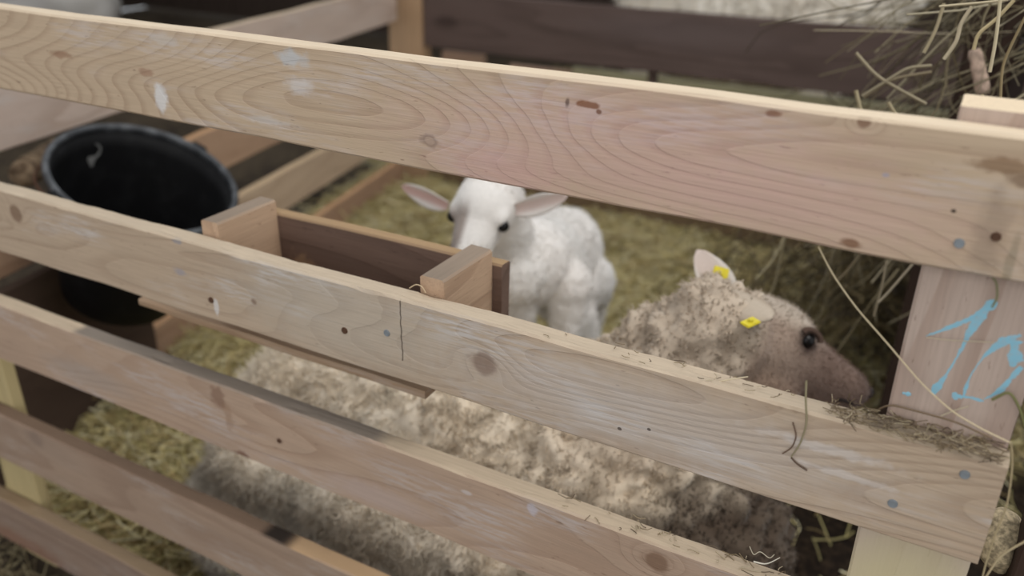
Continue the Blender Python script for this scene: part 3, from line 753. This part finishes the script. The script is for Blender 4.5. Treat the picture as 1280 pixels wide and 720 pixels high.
# eyes
for s_ in (-1, 1):
    ec = POLL + hf * 0.084 + hs * s_ * 0.0495 - hu * 0.014
    bm = bmesh.new(); bmesh.ops.create_uvsphere(bm, u_segments=20, v_segments=14, radius=0.0105)
    for f in bm.faces: f.smooth = True
    e = epart('eye', bm, M_eye); e.location = ec - Vector(ewe.location)
    lid = [ec + hs * s_ * 0.007 + hf * (0.016 * math.cos(a)) + hu * (0.004 + 0.010 * math.sin(a)) for a in np.linspace(0.1, math.pi - 0.1, 7)]
    l_ = tube('eyelid', lid, 0.004, attr_mat('eyelid_skin') if s_ < 0 else bpy.data.materials['eyelid_skin'], ewe, colr=srgb(86, 68, 58)); l_.location = -Vector(ewe.location)
    nc = NOSE + hs * s_ * 0.012 + hf * 0.004 - hu * 0.022
    bm = bmesh.new(); bmesh.ops.create_icosphere(bm, subdivisions=2, radius=1, matrix=Matrix.Translation(nc) @ Matrix((hf, hs, hu)).transposed().to_4x4() @ Matrix.Diagonal((0.007, 0.005, 0.009, 1)))
    epart('nostril', bm, M_horn)
# mouth line
ml = tube('mouth', [NOSE - hf * 0.062 + hs * 0.030 - hu * 0.056, NOSE - hf * 0.035 + hs * 0.027 - hu * 0.05, NOSE - hf * 0.004 + hs * 0.012 - hu * 0.046], 0.0022, M_horn, ewe); ml.location = -Vector(ewe.location)
# ears
def earcol(me_, inner_, outer, edge):
    vcol(me_, lambda p, n: mixc(inner_ if n.z > 0 else outer, edge, sstep(abs(p.y), 0.012, 0.022)))
M_ear = attr_mat('ear_skin', 0.8, 0.2)
em = ear_mesh(0.088, 0.058, 0.4, 0.05); earcol(em, srgb(206, 190, 180), srgb(196, 186, 176), srgb(214, 206, 196))
o1 = epart('ear', em, M_ear, label='far ear, held upright'); o1.matrix_basis = Matrix.Translation(-Vector(ewe.location)) @ orient(at(910, 384, 0.43), at(876, 324, 0.44), -FW + RX * 0.4)
em = ear_mesh(0.092, 0.060, 0.4, 0.0); earcol(em, srgb(104, 78, 66), srgb(190, 176, 158), srgb(176, 160, 142))  # shadow under the near ear painted into its inner colour
o2 = epart('ear', em, M_ear, label='near ear, held level, dark underneath'); o2.matrix_basis = Matrix.Translation(-Vector(ewe.location)) @ orient(at(898, 362, 0.365), at(968, 402, 0.315), Vector((0.0, 0.35, -0.95)))
def eartag(loc_px, y, nrm, upv, wv, hv):
    c = at(*loc_px, y); n = Vector(nrm).normalized(); u = Vector(upv); u = (u - n * u.dot(n)).normalized(); r = u.cross(n)
    bm = bmesh.new(); bmesh.ops.create_cube(bm, size=1, matrix=Matrix.Translation(c) @ Matrix((r, u, n)).transposed().to_4x4() @ Matrix.Diagonal((wv, hv, 0.003, 1)))
    bmesh.ops.bevel(bm, geom=list(bm.edges), offset=0.0011, segments=2, affect='EDGES')
    epart('ear_tag', bm, M_tag)
    bm = bmesh.new(); bmesh.ops.create_cone(bm, cap_ends=True, segments=12, radius1=0.004, radius2=0.003, depth=0.006, matrix=Matrix.Translation(c) @ Matrix((r, u, n)).transposed().to_4x4() @ Matrix.Translation((0, 0, 0.002)))
    epart('tag_stud', bm, M_tag)
eartag((901, 341), 0.42, -FW + RX * 0.2, RU + RX * 0.25, 0.022, 0.015)
eartag((938, 403), 0.305, -FW * 0.5 + RU * 0.8, RU + RX * 0.8, 0.014, 0.022)

# ---------------------------------------------------------------- lamb
M_lb = attr_mat('lamb_coat', 0.9, 0.15, bumpy=0.35, bs=220, dk=0.93, sheen=0.2)
M_lbx = attr_mat('lamb_wool', 0.95, 0.1, bs=60, dk=0.95)
EM = at(598, 273, 0.44)
lf = Vector((0.06, -0.80, -0.60)).normalized(); ls = Vector((0.99, 0.12, 0)).normalized(); ls = (ls - lf * ls.dot(lf)).normalized(); lu = ls.cross(lf).normalized()
if lu.z < 0: lu = -lu
HC = EM - lf * 0.030 - lu * 0.008
L = Blob(); la = (ls, lf, lu)
L.ell(HC, (0.050, 0.058, 0.052), la)
L.ell(HC - lf * 0.016 + lu * 0.014, (0.036, 0.036, 0.030), la)
L.cap([(HC + lf * 0.03 - lu * 0.004, 0.041), (HC + lf * 0.085 - lu * 0.008, 0.030), (HC + lf * 0.125 - lu * 0.010, 0.023)])
L.cap([(HC + lf * 0.02 - lu * 0.026, 0.032), (HC + lf * 0.11 - lu * 0.024, 0.017)])
for s_ in (-1, 1): L.ell(HC + ls * s_ * 0.037 + lf * 0.022 + lu * 0.016, (0.014, 0.02, 0.012), la, 2)
SH = at(662, 326, 0.62); RP = at(694, 316, 0.84); CH = at(640, 345, 0.55)
L.cap([(HC - lf * 0.03 - lu * 0.02, 0.046), (SH + Vector((-0.03, -0.05, 0.03)), 0.066), (SH, 0.078)])
L.cap([(SH, 0.080), (SH.lerp(RP, 0.5) + Vector((0, 0, -0.015)), 0.094), (RP, 0.092)])
L.ell(RP + Vector((0.005, 0.03, 0.0)), (0.082, 0.08, 0.088))
L.cap([(CH, 0.054), (SH, 0.070)])
def gz(p, z): return Vector((p.x, p.y, z))
fl1 = at(642, 385, 0.575)
for dx, dy in ((0, 0), (0.075, 0.05)):
    b_ = fl1 + Vector((dx, dy, 0)); L.cap([(b_ + Vector((0, 0.02, 0.04)), 0.044), (b_ + Vector((0, 0.01, -0.06)), 0.031), (gz(b_, 0.26), 0.021), (gz(b_, 0.24) + Vector((0, 0.0, 0)), 0.022), (gz(b_, 0.09), 0.015), (gz(b_, 0.05), 0.019), (gz(b_, 0.03) + Vector((0, -0.012, 0)), 0.021)])
for (hx, th, hk) in ((0, at(712, 352, 0.82), at(752, 385, 0.93)), (1, at(690, 352, 0.82), at(722, 408, 0.86))):
    if hx == 0:
        L.cap([(th, 0.075), (at(735, 350, 0.86), 0.058), (at(744, 374, 0.92), 0.030), (gz(at(742, 380, 0.93), 0.22), 0.020), (gz(at(742, 380, 0.91), 0.07), 0.016), (gz(at(742, 380, 0.90), 0.035), 0.021)])
    else:
        L.cap([(th, 0.070), (at(715, 390, 0.78), 0.050), (at(735, 425, 0.80), 0.027), (gz(at(742, 430, 0.83), 0.24), 0.021), (gz(at(742, 430, 0.81), 0.07), 0.016), (gz(at(742, 430, 0.80), 0.035), 0.021)])
L.cap([(at(728, 315, 0.93), 0.022), (at(738, 345, 0.95), 0.020), (at(739, 372, 0.95), 0.015)])
lm = L.remesh(0.0045, 8, 0.55)
displace(lm, lambda p, n: p + n * (noise.turbulence(p * 45, 2, False) * 0.003 if (p - HC).length > 0.09 else 0.0))
def lambcol(p, n):
    d = p - HC; a = d.dot(lf)
    c = mixc(srgb(246, 243, 238), srgb(240, 233, 226), 0.5 + 0.5 * noise.noise(p * 9))
    if d.length < 0.2 and a > -0.01:
        c = mixc(c, srgb(240, 236, 230), 0.6)
        side_ = d.dot(ls); c = mixc(c, srgb(150, 134, 124), 0.85 * sstep(-side_, 0.000, 0.011) * sstep(a, 0.015, 0.045) * (1 - sstep(a, 0.12, 0.15)))  # shadowed left side of the muzzle, painted into the coat
        if a > 0.14: c = srgb(190, 150, 146)
    if p.z < 0.045: c = srgb(90, 80, 66)
    return c
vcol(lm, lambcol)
lamb = empty('lamb', (-0.62, 0.65, 0), label='small white lamb standing behind the trough, looking at the camera', cat='lamb')
def lpart(name, me_, mat, **k):
    o = obj(name, me_, mat, lamb, **k); o.location = -Vector(lamb.location); return o
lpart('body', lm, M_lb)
def lmask(p): return 1.0 if (Vector(p) - HC).length < 0.075 and (Vector(p) - HC).dot(lf) > -0.01 else (0.6 if p[2] < 0.2 else 0.0)
fleece(lm, 30000, 0.0065, 0.0007, lmask, lamb, lamb.location, 9, grav=0.3, clump=0.8, curl=0.6, nm='wool', mat=M_lbx)
fleece(lm, 6000, 0.004, 0.0004, lambda p: 1 - (1.0 if (Vector(p) - HC).length < 0.10 and (Vector(p) - HC).dot(lf) > -0.03 else 0.0), lamb, lamb.location, 11, grav=0.4, clump=0.2, curl=0.1, nm='face_hair', mat=M_lbx)
M_pk2 = plain('lamb_nose', srgb(150, 104, 100), 0.6)
for s_ in (-1, 1):
    ec = HC + ls * s_ * 0.0425 + lf * 0.034 + lu * 0.006
    bm = bmesh.new(); bmesh.ops.create_uvsphere(bm, u_segments=20, v_segments=14, radius=0.0095)
    for f in bm.faces: f.smooth = True
    e = lpart('eye', bm, M_eye); e.location = ec - Vector(lamb.location)
    nc = HC + ls * s_ * 0.009 + lf * 0.146 - lu * 0.006
    bm = bmesh.new(); bmesh.ops.create_icosphere(bm, subdivisions=2, radius=0.004, matrix=Matrix.Translation(nc)); lpart('nostril', bm, M_pk2)
for s_, bpx, tpx, lb in ((-1, (560, 256), (502, 233), 'ear showing its pink inside'), (1, (640, 262), (704, 246), 'ear held out level')):
    em = ear_mesh(0.090 if s_ > 0 else 0.086, 0.040, 0.45, 0.0)
    vcol(em, lambda p, n: mixc(srgb(222, 188, 180) if s_ < 0 else srgb(226, 206, 198), srgb(244, 238, 232), sstep(abs(p.y), 0.005, 0.013)) if n.z > 0 else srgb(234, 228, 224))
    o = lpart('ear', em, M_ear, label=lb)
    o.matrix_basis = Matrix.Translation(-Vector(lamb.location)) @ orient(at(*bpx, 0.475), at(*tpx, 0.465 if s_ < 0 else 0.50), (-FW * 0.8 - RU * (0.75 if s_ < 0 else 0.6)))

# ---------------------------------------------------------------- sheep in the pen beyond
Bs = Blob(); nx, ny = -0.82, 2.75
Bs.ell((nx, ny, 0.66), (0.46, 0.24, 0.25)); Bs.ell((nx + 0.25, ny, 0.68), (0.22, 0.23, 0.25)); Bs.ell((nx - 0.3, ny, 0.66), (0.2, 0.22, 0.24))
Bs.cap([((nx + 0.38, ny, 0.76), 0.15), ((nx + 0.55, ny + 0.05, 0.86), 0.11)])
Bs.cap([((nx + 0.56, ny + 0.06, 0.92), 0.075), ((nx + 0.70, ny + 0.12, 0.84), 0.045), ((nx + 0.76, ny + 0.14, 0.80), 0.034)])
for lx, ly in ((-0.32, -0.12), (-0.30, 0.12), (0.28, -0.12), (0.30, 0.12)):
    Bs.cap([((nx + lx, ny + ly, 0.52), 0.08), ((nx + lx * 1.08, ny + ly, 0.30), 0.04), ((nx + lx, ny + ly, 0.06), 0.024), ((nx + lx + 0.01, ny + ly, 0.005), 0.03)])
sm = Bs.remesh(0.014, 5, 0.5)
displace(sm, lambda p, n: p + n * ((0.5 - noise.voronoi(p * 20)[0][0]) * 0.04 if p.z > 0.42 else 0.0))
vcol(sm, lambda p, n: mixc(srgb(244, 238, 226), srgb(226, 216, 200), noise.noise(p * 6) * 0.5 + 0.5) if p.z > 0.4 else srgb(120, 104, 92))
sheep2 = empty('sheep', (nx, ny, 0), label='pale woolly sheep standing beyond the dark rear plank', cat='sheep')
o = obj('body', sm, M_fl, sheep2); o.location = -Vector(sheep2.location)
fleece(sm, 12000, 0.035, 0.002, lambda p: 1.0 if (p[2] < 0.42 or p[0] > nx + 0.56) else 0.0, sheep2, sheep2.location, 15)
for s_ in (-1, 1):
    o = obj('ear', ear_mesh(0.1, 0.05), plain('sheep_ear', srgb(190, 176, 160)) if s_ < 0 else bpy.data.materials['sheep_ear'], sheep2)
    o.matrix_basis = Matrix.Translation(-Vector(sheep2.location)) @ orient((nx + 0.55, ny + 0.06 + s_ * 0.06, 0.94), (nx + 0.52, ny + 0.06 + s_ * 0.16, 0.94), (0.5, 0, -0.8))

# ---------------------------------------------------------------- pale feed sack on the far left, beyond the side fence
Bk = Blob(); kx = at(55, -10, 3.3)
Bk.ell((kx.x, 3.3, 0.30), (0.62, 0.36, 0.32)); Bk.ell((kx.x - 0.1, 3.2, 0.2), (0.6, 0.4, 0.22))
km = Bk.remesh(0.03, 4)
def sackf(p, n):
    q = p + n * noise.noise(p * 5) * 0.05; q.z = max(q.z, 0.0); return q
displace(km, sackf)
t = NT('sack_cloth', 0.8, 0.2); t.col(t.mix(t.noise(6, t.coord()), srgb(196, 190, 180), srgb(176, 172, 168))); 
o = obj('feed_sack', km, t.m); tag(o, 'blurred off-white sack lying beyond the side fence at the far left', 'sack')

# ---------------------------------------------------------------- straw stalks
M_st = attr_mat('straw', 0.6, 0.35, bs=80)
def straw(n, xr, yr, hfun, Lr, r, cols, name, zr=0.03, keep=None, **k):
    x = rng.uniform(*xr, n * 2); y = rng.uniform(*yr, n * 2)
    if keep is not None:
        m = keep(x, y); x = x[m][:n]; y = y[m][:n]
    n = len(x)
    z = np.array([hfun(a, b) for a, b in zip(x, y)]) + rng.random(n) * zr
    th = rng.uniform(0, 2 * math.pi, n); el = rng.normal(0, 0.22, n); Ls = rng.uniform(*Lr, n)
    d = np.stack([np.cos(th) * np.cos(el), np.sin(th) * np.cos(el), np.sin(el)], 1)
    bend = rng.normal(0, 0.12, (n, 3)) * Ls[:, None]
    s = np.linspace(-0.5, 0.5, 4)[None, :, None]
    P = np.stack([x, y, z], 1)[:, None, :] + d[:, None, :] * s * Ls[:, None, None] + bend[:, None, :] * (4 * s * s)
    P[:, :, 2] = np.maximum(P[:, :, 2], z[:, None] - 0.012)
    c = np.array([srgb(*q) for q in cols])[rng.integers(0, len(cols), n)] * (0.7 + 0.5 * rng.random((n, 1)))
    return strands(name, P, np.full((n, 4), 1.0) * rng.uniform(0.6, 1.3, (n, 1)) * r, c, M_st, None, 3, kind='stuff', **k)
SC = [(236, 222, 170), (226, 210, 152), (206, 190, 134), (240, 230, 190), (196, 184, 126), (182, 158, 110)]
straw(34000, (-2.3, 0.25), (0.1, 2.5), bedh, (0.04, 0.13), 0.0017, SC, 'straw', 0.035, keep=lambda x, y: (x > -2.0 - 0.2064 * (y - 2.14) - 0.2) & ~((x > -0.32 + 0.06 * np.sin(y * 23)) & (y < 1.12 + 0.06 * np.sin(x * 31)) & (rng.random(len(x)) > 0.06)), label='loose yellow straw strewn over the pen bedding', cat='straw')
straw(3500, (-2.4, 0.6), (-0.9, 0.02), lambda x, y: -0.02, (0.03, 0.12), 0.0013, [(150, 136, 104), (120, 104, 78), (170, 156, 120)], 'straw', 0.012, label='sparse straw scattered on dirt outside the near fence', cat='straw')
straw(4500, (-2.6, 0.6), (2.3, 4.6), lambda x, y: -0.02, (0.05, 0.16), 0.0022, SC, 'straw', 0.03, label='pale straw on the floor beyond the rear fence', cat='straw')

# ---------------------------------------------------------------- hay at upper right, with the post it hangs on
M_rp = wood('rack_post_wood', srgb(66, 50, 41), srgb(38, 28, 23), 'z', 101, 5, 0.5, tilt=30)
M_rd = wood('rack_dark_wood', srgb(58, 48, 44), srgb(34, 26, 24), 'z', 103, 5, 0.5, tilt=30)
hy = 0.85
rack = empty('hay_rack', at(1240, 60, hy) * 1.0, label='dark wooden hay rack at the right, overflowing with hay', cat='rack')
rk = rack.location.copy(); rack.location.z = 0; rk.z = 0
a = at(1205, 60, hy)
def rpart(nm, x0, x1, y0, y1, z0, z1, mat, ax, sd, **k):
    o = obj(nm, board(x0, x1, y0, y1, z0, z1, sd, 20, axis=ax), mat, rack, **k); o.location = -rk; return o
rpart('upright', a.x + 0.00, a.x + 0.07, hy, hy + 0.06, 0, 1.25, M_rp, 2, 3, label='orange-brown upright')
rpart('upright', a.x + 0.50, a.x + 0.57, hy, hy + 0.06, 0, 1.25, M_rd, 2, 4)
rpart('upright', a.x + 0.00, a.x + 0.07, hy + 0.85, hy + 0.91, 0, 1.25, M_rd, 2, 5)
for i, z in enumerate((0.02, 0.17, 0.32, 0.47, 0.62, 0.77)):
    rpart('slat', a.x + 0.071, a.x + 0.09, hy, hy + 0.91, z, z + 0.135, M_rd, 1, 6 + i)
rpart('slat', a.x - 0.0, a.x + 0.57, hy + 0.061, hy + 0.08, 0.93, 1.05, M_rd, 0, 21)
# pale stick stuck in the hay
s0, s1 = at(1218, 62, 0.72), at(1230, 118, 0.72)
bm = bmesh.new(); dv = s1 - s0
for i in range(9):
    for k in range(10):
        an = 2 * math.pi * k / 10; r = 0.0095 * (1 + 0.2 * noise.noise(Vector((i * 0.7, math.cos(an), math.sin(an))))) * (0.75 if i in (0, 8) else 1)
        bm.verts.new((r * math.cos(an), r * math.sin(an), dv.length * i / 8))
bm.verts.ensure_lookup_table()
for i in range(8):
    for k in range(10): k2 = (k + 1) % 10; bm.faces.new([bm.verts[x] for x in (i * 10 + k, i * 10 + k2, (i + 1) * 10 + k2, (i + 1) * 10 + k)])
bm.faces.new([bm.verts[k] for k in range(9, -1, -1)]); bm.faces.new([bm.verts[80 + k] for k in range(10)])
for f in bm.faces: f.smooth = True
o = obj('stick', bm, plain('peeled_stick', srgb(184, 160, 142), 0.9, var=0.35, vs=90)); o.location = s0; o.rotation_euler = dv.to_track_quat('Z', 'Y').to_euler()
tag(o, 'short pale peeled stick caught in the hay at upper right', 'stick')

HC_ = [(160, 148, 118), (136, 124, 96), (108, 96, 70), (176, 164, 136), (84, 74, 54)]
def hay(n, cx, sx_, L_, r, down, cols, name, **k):
    p = np.array(cx) + rng.normal(size=(n, 3)) * np.array(sx_)
    d = rng.normal(size=(n, 3)) * 0.75 + np.array(down); d /= np.linalg.norm(d, axis=1, keepdims=True)
    Ls = rng.uniform(*L_, n)[:, None, None]; s = np.linspace(0, 1, 7)[None, :, None]
    b = rng.normal(size=(n, 1, 3)) * 0.25; b2 = rng.normal(size=(n, 1, 3)) * 0.06
    P = p[:, None, :] + d[:, None, :] * s * Ls + b * Ls * s * s + b2 * Ls * np.sin(s * 6) + np.array([0, 0, -0.25]) * Ls * s * s
    P[:, :, 2] = np.maximum(P[:, :, 2], 0.01)
    c = np.array([srgb(*q) for q in cols])[rng.integers(0, len(cols), n)] * (0.6 + 0.6 * rng.random((n, 1)))
    return strands(name, P, np.ones((n, 7)) * rng.uniform(0.5, 1.2, (n, 1)) * r, c, M_st, None, 3, kind='stuff', **k)
h1 = at(1245, 20, 0.9)
hay(420, (h1.x + 0.10, 0.92, 1.02), (0.08, 0.10, 0.06), (0.08, 0.32), 0.0014, (-0.35, -0.2, -0.45), HC_, 'hay', label='tangled dry hay hanging from the rack at upper right', cat='hay')
h2 = at(1120, 150, 1.0)
hay(150, (h2.x + 0.02, 1.0, 0.66), (0.11, 0.12, 0.06), (0.06, 0.24), 0.0016, (-0.1, -0.1, -0.3), HC_, 'hay', label='drooping wad of hay between the top planks above the ewe', cat='hay') 
hay(2200, (0.0, 1.58, 0.24), (0.20, 0.2, 0.13), (0.08, 0.28), 0.0018, (0, -0.1, -0.3), [(128, 112, 80), (84, 70, 50), (148, 130, 92), (60, 50, 38)], 'hay', label='brown heap of hay on the pen floor behind the ewe head', cat='hay')

# single stalks that can be pointed at
def stalk(pts, ys, r, col, label, name='hay_stalk', r1=None):
    if not isinstance(ys, (list, tuple)): ys = [ys] * len(pts)
    P = [at(px, py, y) for (px, py), y in zip(pts, ys)]; b = P[0].copy()
    o = tube(name, [p - b for p in P], r, M_st, None, 5, 5, r1=r1, colr=srgb(*col)); o.location = b
    return tag(o, label, 'stalk', 'single hay stalks caught on the near fence' if ys[0] < 0.2 else 'single hay stalks hanging at the right')
stalk([(1023, 308), (1040, 342), (1070, 385), (1110, 430), (1150, 478), (1190, 515), (1230, 538), (1264, 554)], [0.012, 0.012, 0.010, 0.008, 0.006, 0.004, 0.0, -0.002], 0.00065, (214, 196, 160), 'long thin pale stalk arcing from the top plank down to the second plank')
stalk([(1264, 554), (1266, 580), (1260, 630), (1245, 665), (1232, 705), (1228, 722)], -0.006, 0.0007, (176, 158, 122), 'stalk hanging over the cut end of the second plank')
stalk([(1008, 476), (1007, 500), (1009, 530), (1000, 556), (989, 571)], -0.002, 0.0010, (150, 140, 110), 'upright greenish stalk stuck to the face of the second plank', r1=0.0006)
stalk([(989, 572), (996, 580), (1009, 588)], -0.0015, 0.0008, (96, 76, 62), 'short dark bent bit below the upright stalk on the second plank')
stalk([(991, 528), (996, 545), (990, 560), (978, 567)], -0.0015, 0.0006, (112, 90, 74), 'thin brown curl just left of the upright stalk on the second plank')
stalk([(879, 484), (900, 476), (935, 471)], 0.010, 0.0006, (216, 200, 168), 'pale stalk lying across the top edge of the second plank before the ewe')
stalk([(1098, 512), (1112, 505), (1150, 515), (1195, 527), (1240, 548)], [0.03, 0.022, 0.02, 0.014, 0.006], 0.0008, (128, 108, 84), 'brown stalk bowed along the top of the second plank before the post')
stalk([(1176, 520), (1195, 512), (1211, 508)], 0.018, 0.0005, (200, 186, 156), 'tiny pale stalk below the blue number')
stalk([(1158, 422), (1195, 426), (1243, 428)], 0.018, 0.0004, (206, 190, 160), 'thin pale stalk crossing the blue number')
stalk([(1240, 500), (1262, 488), (1275, 510), (1282, 535)], 0.016, 0.0011, (120, 118, 74), 'greenish bent stalk at the right edge of the end post')
stalk([(1228, 172), (1250, 174), (1285, 168)], 0.02, 0.0012, (232, 220, 196), 'pale splinter lying on top of the end post')
stalk([(1238, 345), (1246, 352), (1247, 372), (1240, 384)], 0.010, 0.0008, (126, 124, 88), 'green-grey stalk end dangling just above the blue number')
stalk([(512, 360), (520, 355), (528, 358), (532, 366)], 0.02, 0.0006, (206, 184, 150), 'tiny curled fibre beside the near corner of the trough')
stalk([(1232, 722), (1250, 694), (1290, 672)], -0.004, 0.0009, (190, 172, 136), 'stalk slanting out of the lower right corner')
stalk([(134, 395), (133, 402)], 0.01, 0.0004, (206, 184, 150), 'hair-thin fibre on the second plank at far left') if False else None
stalk([(937, 683), (942, 695), (950, 688), (962, 699), (968, 693)], 0.012, 0.0004, (206, 196, 172), 'zigzag pale bit standing on the third plank')
stalk([(942, 702), (958, 706), (975, 697)], 0.006, 0.0008, (226, 218, 200), 'white chip of straw on the third plank edge', r1=0.0004)
for pts, y, r, c, lb in (([(1070, 66), (1095, 95), (1130, 115), (1158, 130)], 0.55, .0022, (150, 138, 112), 'thick stalk slanting down-right above the top plank'),
    ([(1078, 120), (1110, 100), (1135, 84), (1165, 82)], 0.55, .0022, (150, 138, 112), 'bent stalk rising right above the top plank'),
    ([(1080, 122), (1115, 98), (1165, 90)], 0.58, .0020, (136, 122, 96), 'darker stalk crossing below the bent one above the top plank'),
    ([(1070, 113), (1076, 138)], 0.5, .0026, (170, 156, 124), 'stub of straw standing up behind the top plank, leftmost'),
    ([(1110, 128), (1122, 148)], 0.5, .0024, (156, 142, 112), 'second stub of straw standing behind the top plank'),
    ([(1180, 4), (1170, 38), (1155, 66)], 0.45, .0020, (176, 162, 130), 'downward stalk left of the peeled stick, upper one'),
    ([(1215, 8), (1200, 30), (1196, 52), (1180, 74)], 0.42, .0022, (196, 182, 152), 'kinked pale stalk ending left of the peeled stick'),
    ([(1268, 0), (1245, 25), (1222, 42), (1217, 62)], 0.40, .0020, (196, 178, 136), 'yellowish stalk curving down onto the peeled stick'),
    ([(1250, 0), (1246, 40), (1242, 65), (1237, 90)], 0.38, .0018, (204, 190, 156), 'long straight pale stalk right of the peeled stick'),
    ([(1282, 20), (1262, 60), (1252, 85), (1250, 140)], 0.40, .0014, (150, 132, 96), 'thin brown stalk nearest the right edge above the top plank'),
    ([(1174, 8), (1220, 4), (1260, 0)], 0.42, .0014, (196, 182, 150), 'nearly level stalk at the top edge of the picture'),
    ([(1228, 118), (1228, 150)], 0.40, .0014, (176, 160, 124), 'stalk hanging from the lower end of the peeled stick'),
    ([(1141, 330), (1110, 366), (1098, 378)], 0.45, .0016, (176, 164, 140), 'pale stalk under the top plank nearest the end post'),
    ([(1108, 325), (1102, 360), (1092, 395)], 0.48, .0014, (150, 138, 114), 'greyish stalk hanging under the top plank'),
    ([(1075, 318), (1060, 338), (1046, 352)], 0.5, .0018, (120, 108, 84), 'dim stalk slanting left under the top plank')):
    stalk(pts, y, r, c, lb)
# crumbs of hay and dirt gathered on the plank ends
def crumbs(n, x0, x1, z, y0, y1, name, label, L_=(0.005, 0.022), r=0.0004):
    x = rng.uniform(x0, x1, n); y = rng.uniform(y0, y1, n); th = rng.uniform(0, 6.28, n); Ls = rng.uniform(*L_, n)
    d = np.stack([np.cos(th), np.sin(th) * 0.5, rng.normal(0, 0.2, n)], 1); s = np.linspace(-0.5, 0.5, 4)[None, :, None]
    P = np.stack([x, y, z + rng.random(n) * 0.004], 1)[:, None, :] + d[:, None, :] * s * Ls[:, None, None] + rng.normal(0, 0.15, (n, 1, 3)) * Ls[:, None, None] * s * s * 4
    P[:, :, 2] = np.maximum(P[:, :, 2], z + 0.0004 - (P[:, :, 1] < -0.001) * 0.006)
    cols = np.array([srgb(*q) for q in ((132, 114, 88), (170, 152, 122), (146, 128, 98), (196, 180, 150), (104, 88, 70))])[rng.integers(0, 5, n)]
    return strands(name, P, np.full((n, 4), r), cols, M_st, None, 3, kind='stuff', label=label, cat='hay')
crumbs(230, -0.05, 0.078, 0.7525, -0.004, 0.024, 'hay_crumbs', 'hay crumbs and dirt gathered on the right end of the second plank')
crumbs(30, -0.30, -0.07, 0.7525, -0.001, 0.022, 'hay_crumbs', 'few dry bits along the middle top edge of the second plank', (0.003, 0.012), 0.0004)
crumbs(70, -0.28, 0.06, 0.5645, 0.0, 0.022, 'hay_crumbs', 'dry bits along the top edge of the third plank', (0.004, 0.02), 0.0005)
# rough pale stone block and dark upright beyond the plank ends on the right
bm = bmesh.new(); bmesh.ops.create_icosphere(bm, subdivisions=4, radius=1, matrix=Matrix.Translation(at(1250, 674, 0.12)) @ Matrix.Diagonal((0.017, 0.026, 0.030, 1)))
for v in bm.verts: v.co += v.normal * noise.noise(v.co * 60) * 0.006
for f in bm.faces: f.smooth = True
st = plain('lick_block', srgb(176, 160, 130), 0.95, var=0.45, vs=220)
o = obj('lick_block', bm, st); tag(o, 'rough pale mineral block showing past the cut plank end at lower right', 'block')
xr = at(1268, 690, 0.10).x
nb = empty('dark_hurdle', (xr + 0.05, 0.1, 0), label='dark brown hurdle upright at the far lower right edge of the picture', cat='hurdle')
for nm, x0, x1, z0, z1, ax, sd in (('upright', 0.0, 0.075, 0.0, 0.86, 2, 1), ('rail', 0.076, 0.9, 0.70, 0.80, 0, 2), ('rail', 0.076, 0.9, 0.45, 0.55, 0, 3), ('rail', 0.076, 0.9, 0.2, 0.3, 0, 4)):
    o = obj(nm, board(x0 - 0.05, x1 - 0.05, -0.02, 0.02, z0, z1, sd, 20, axis=ax), M_rp, nb)
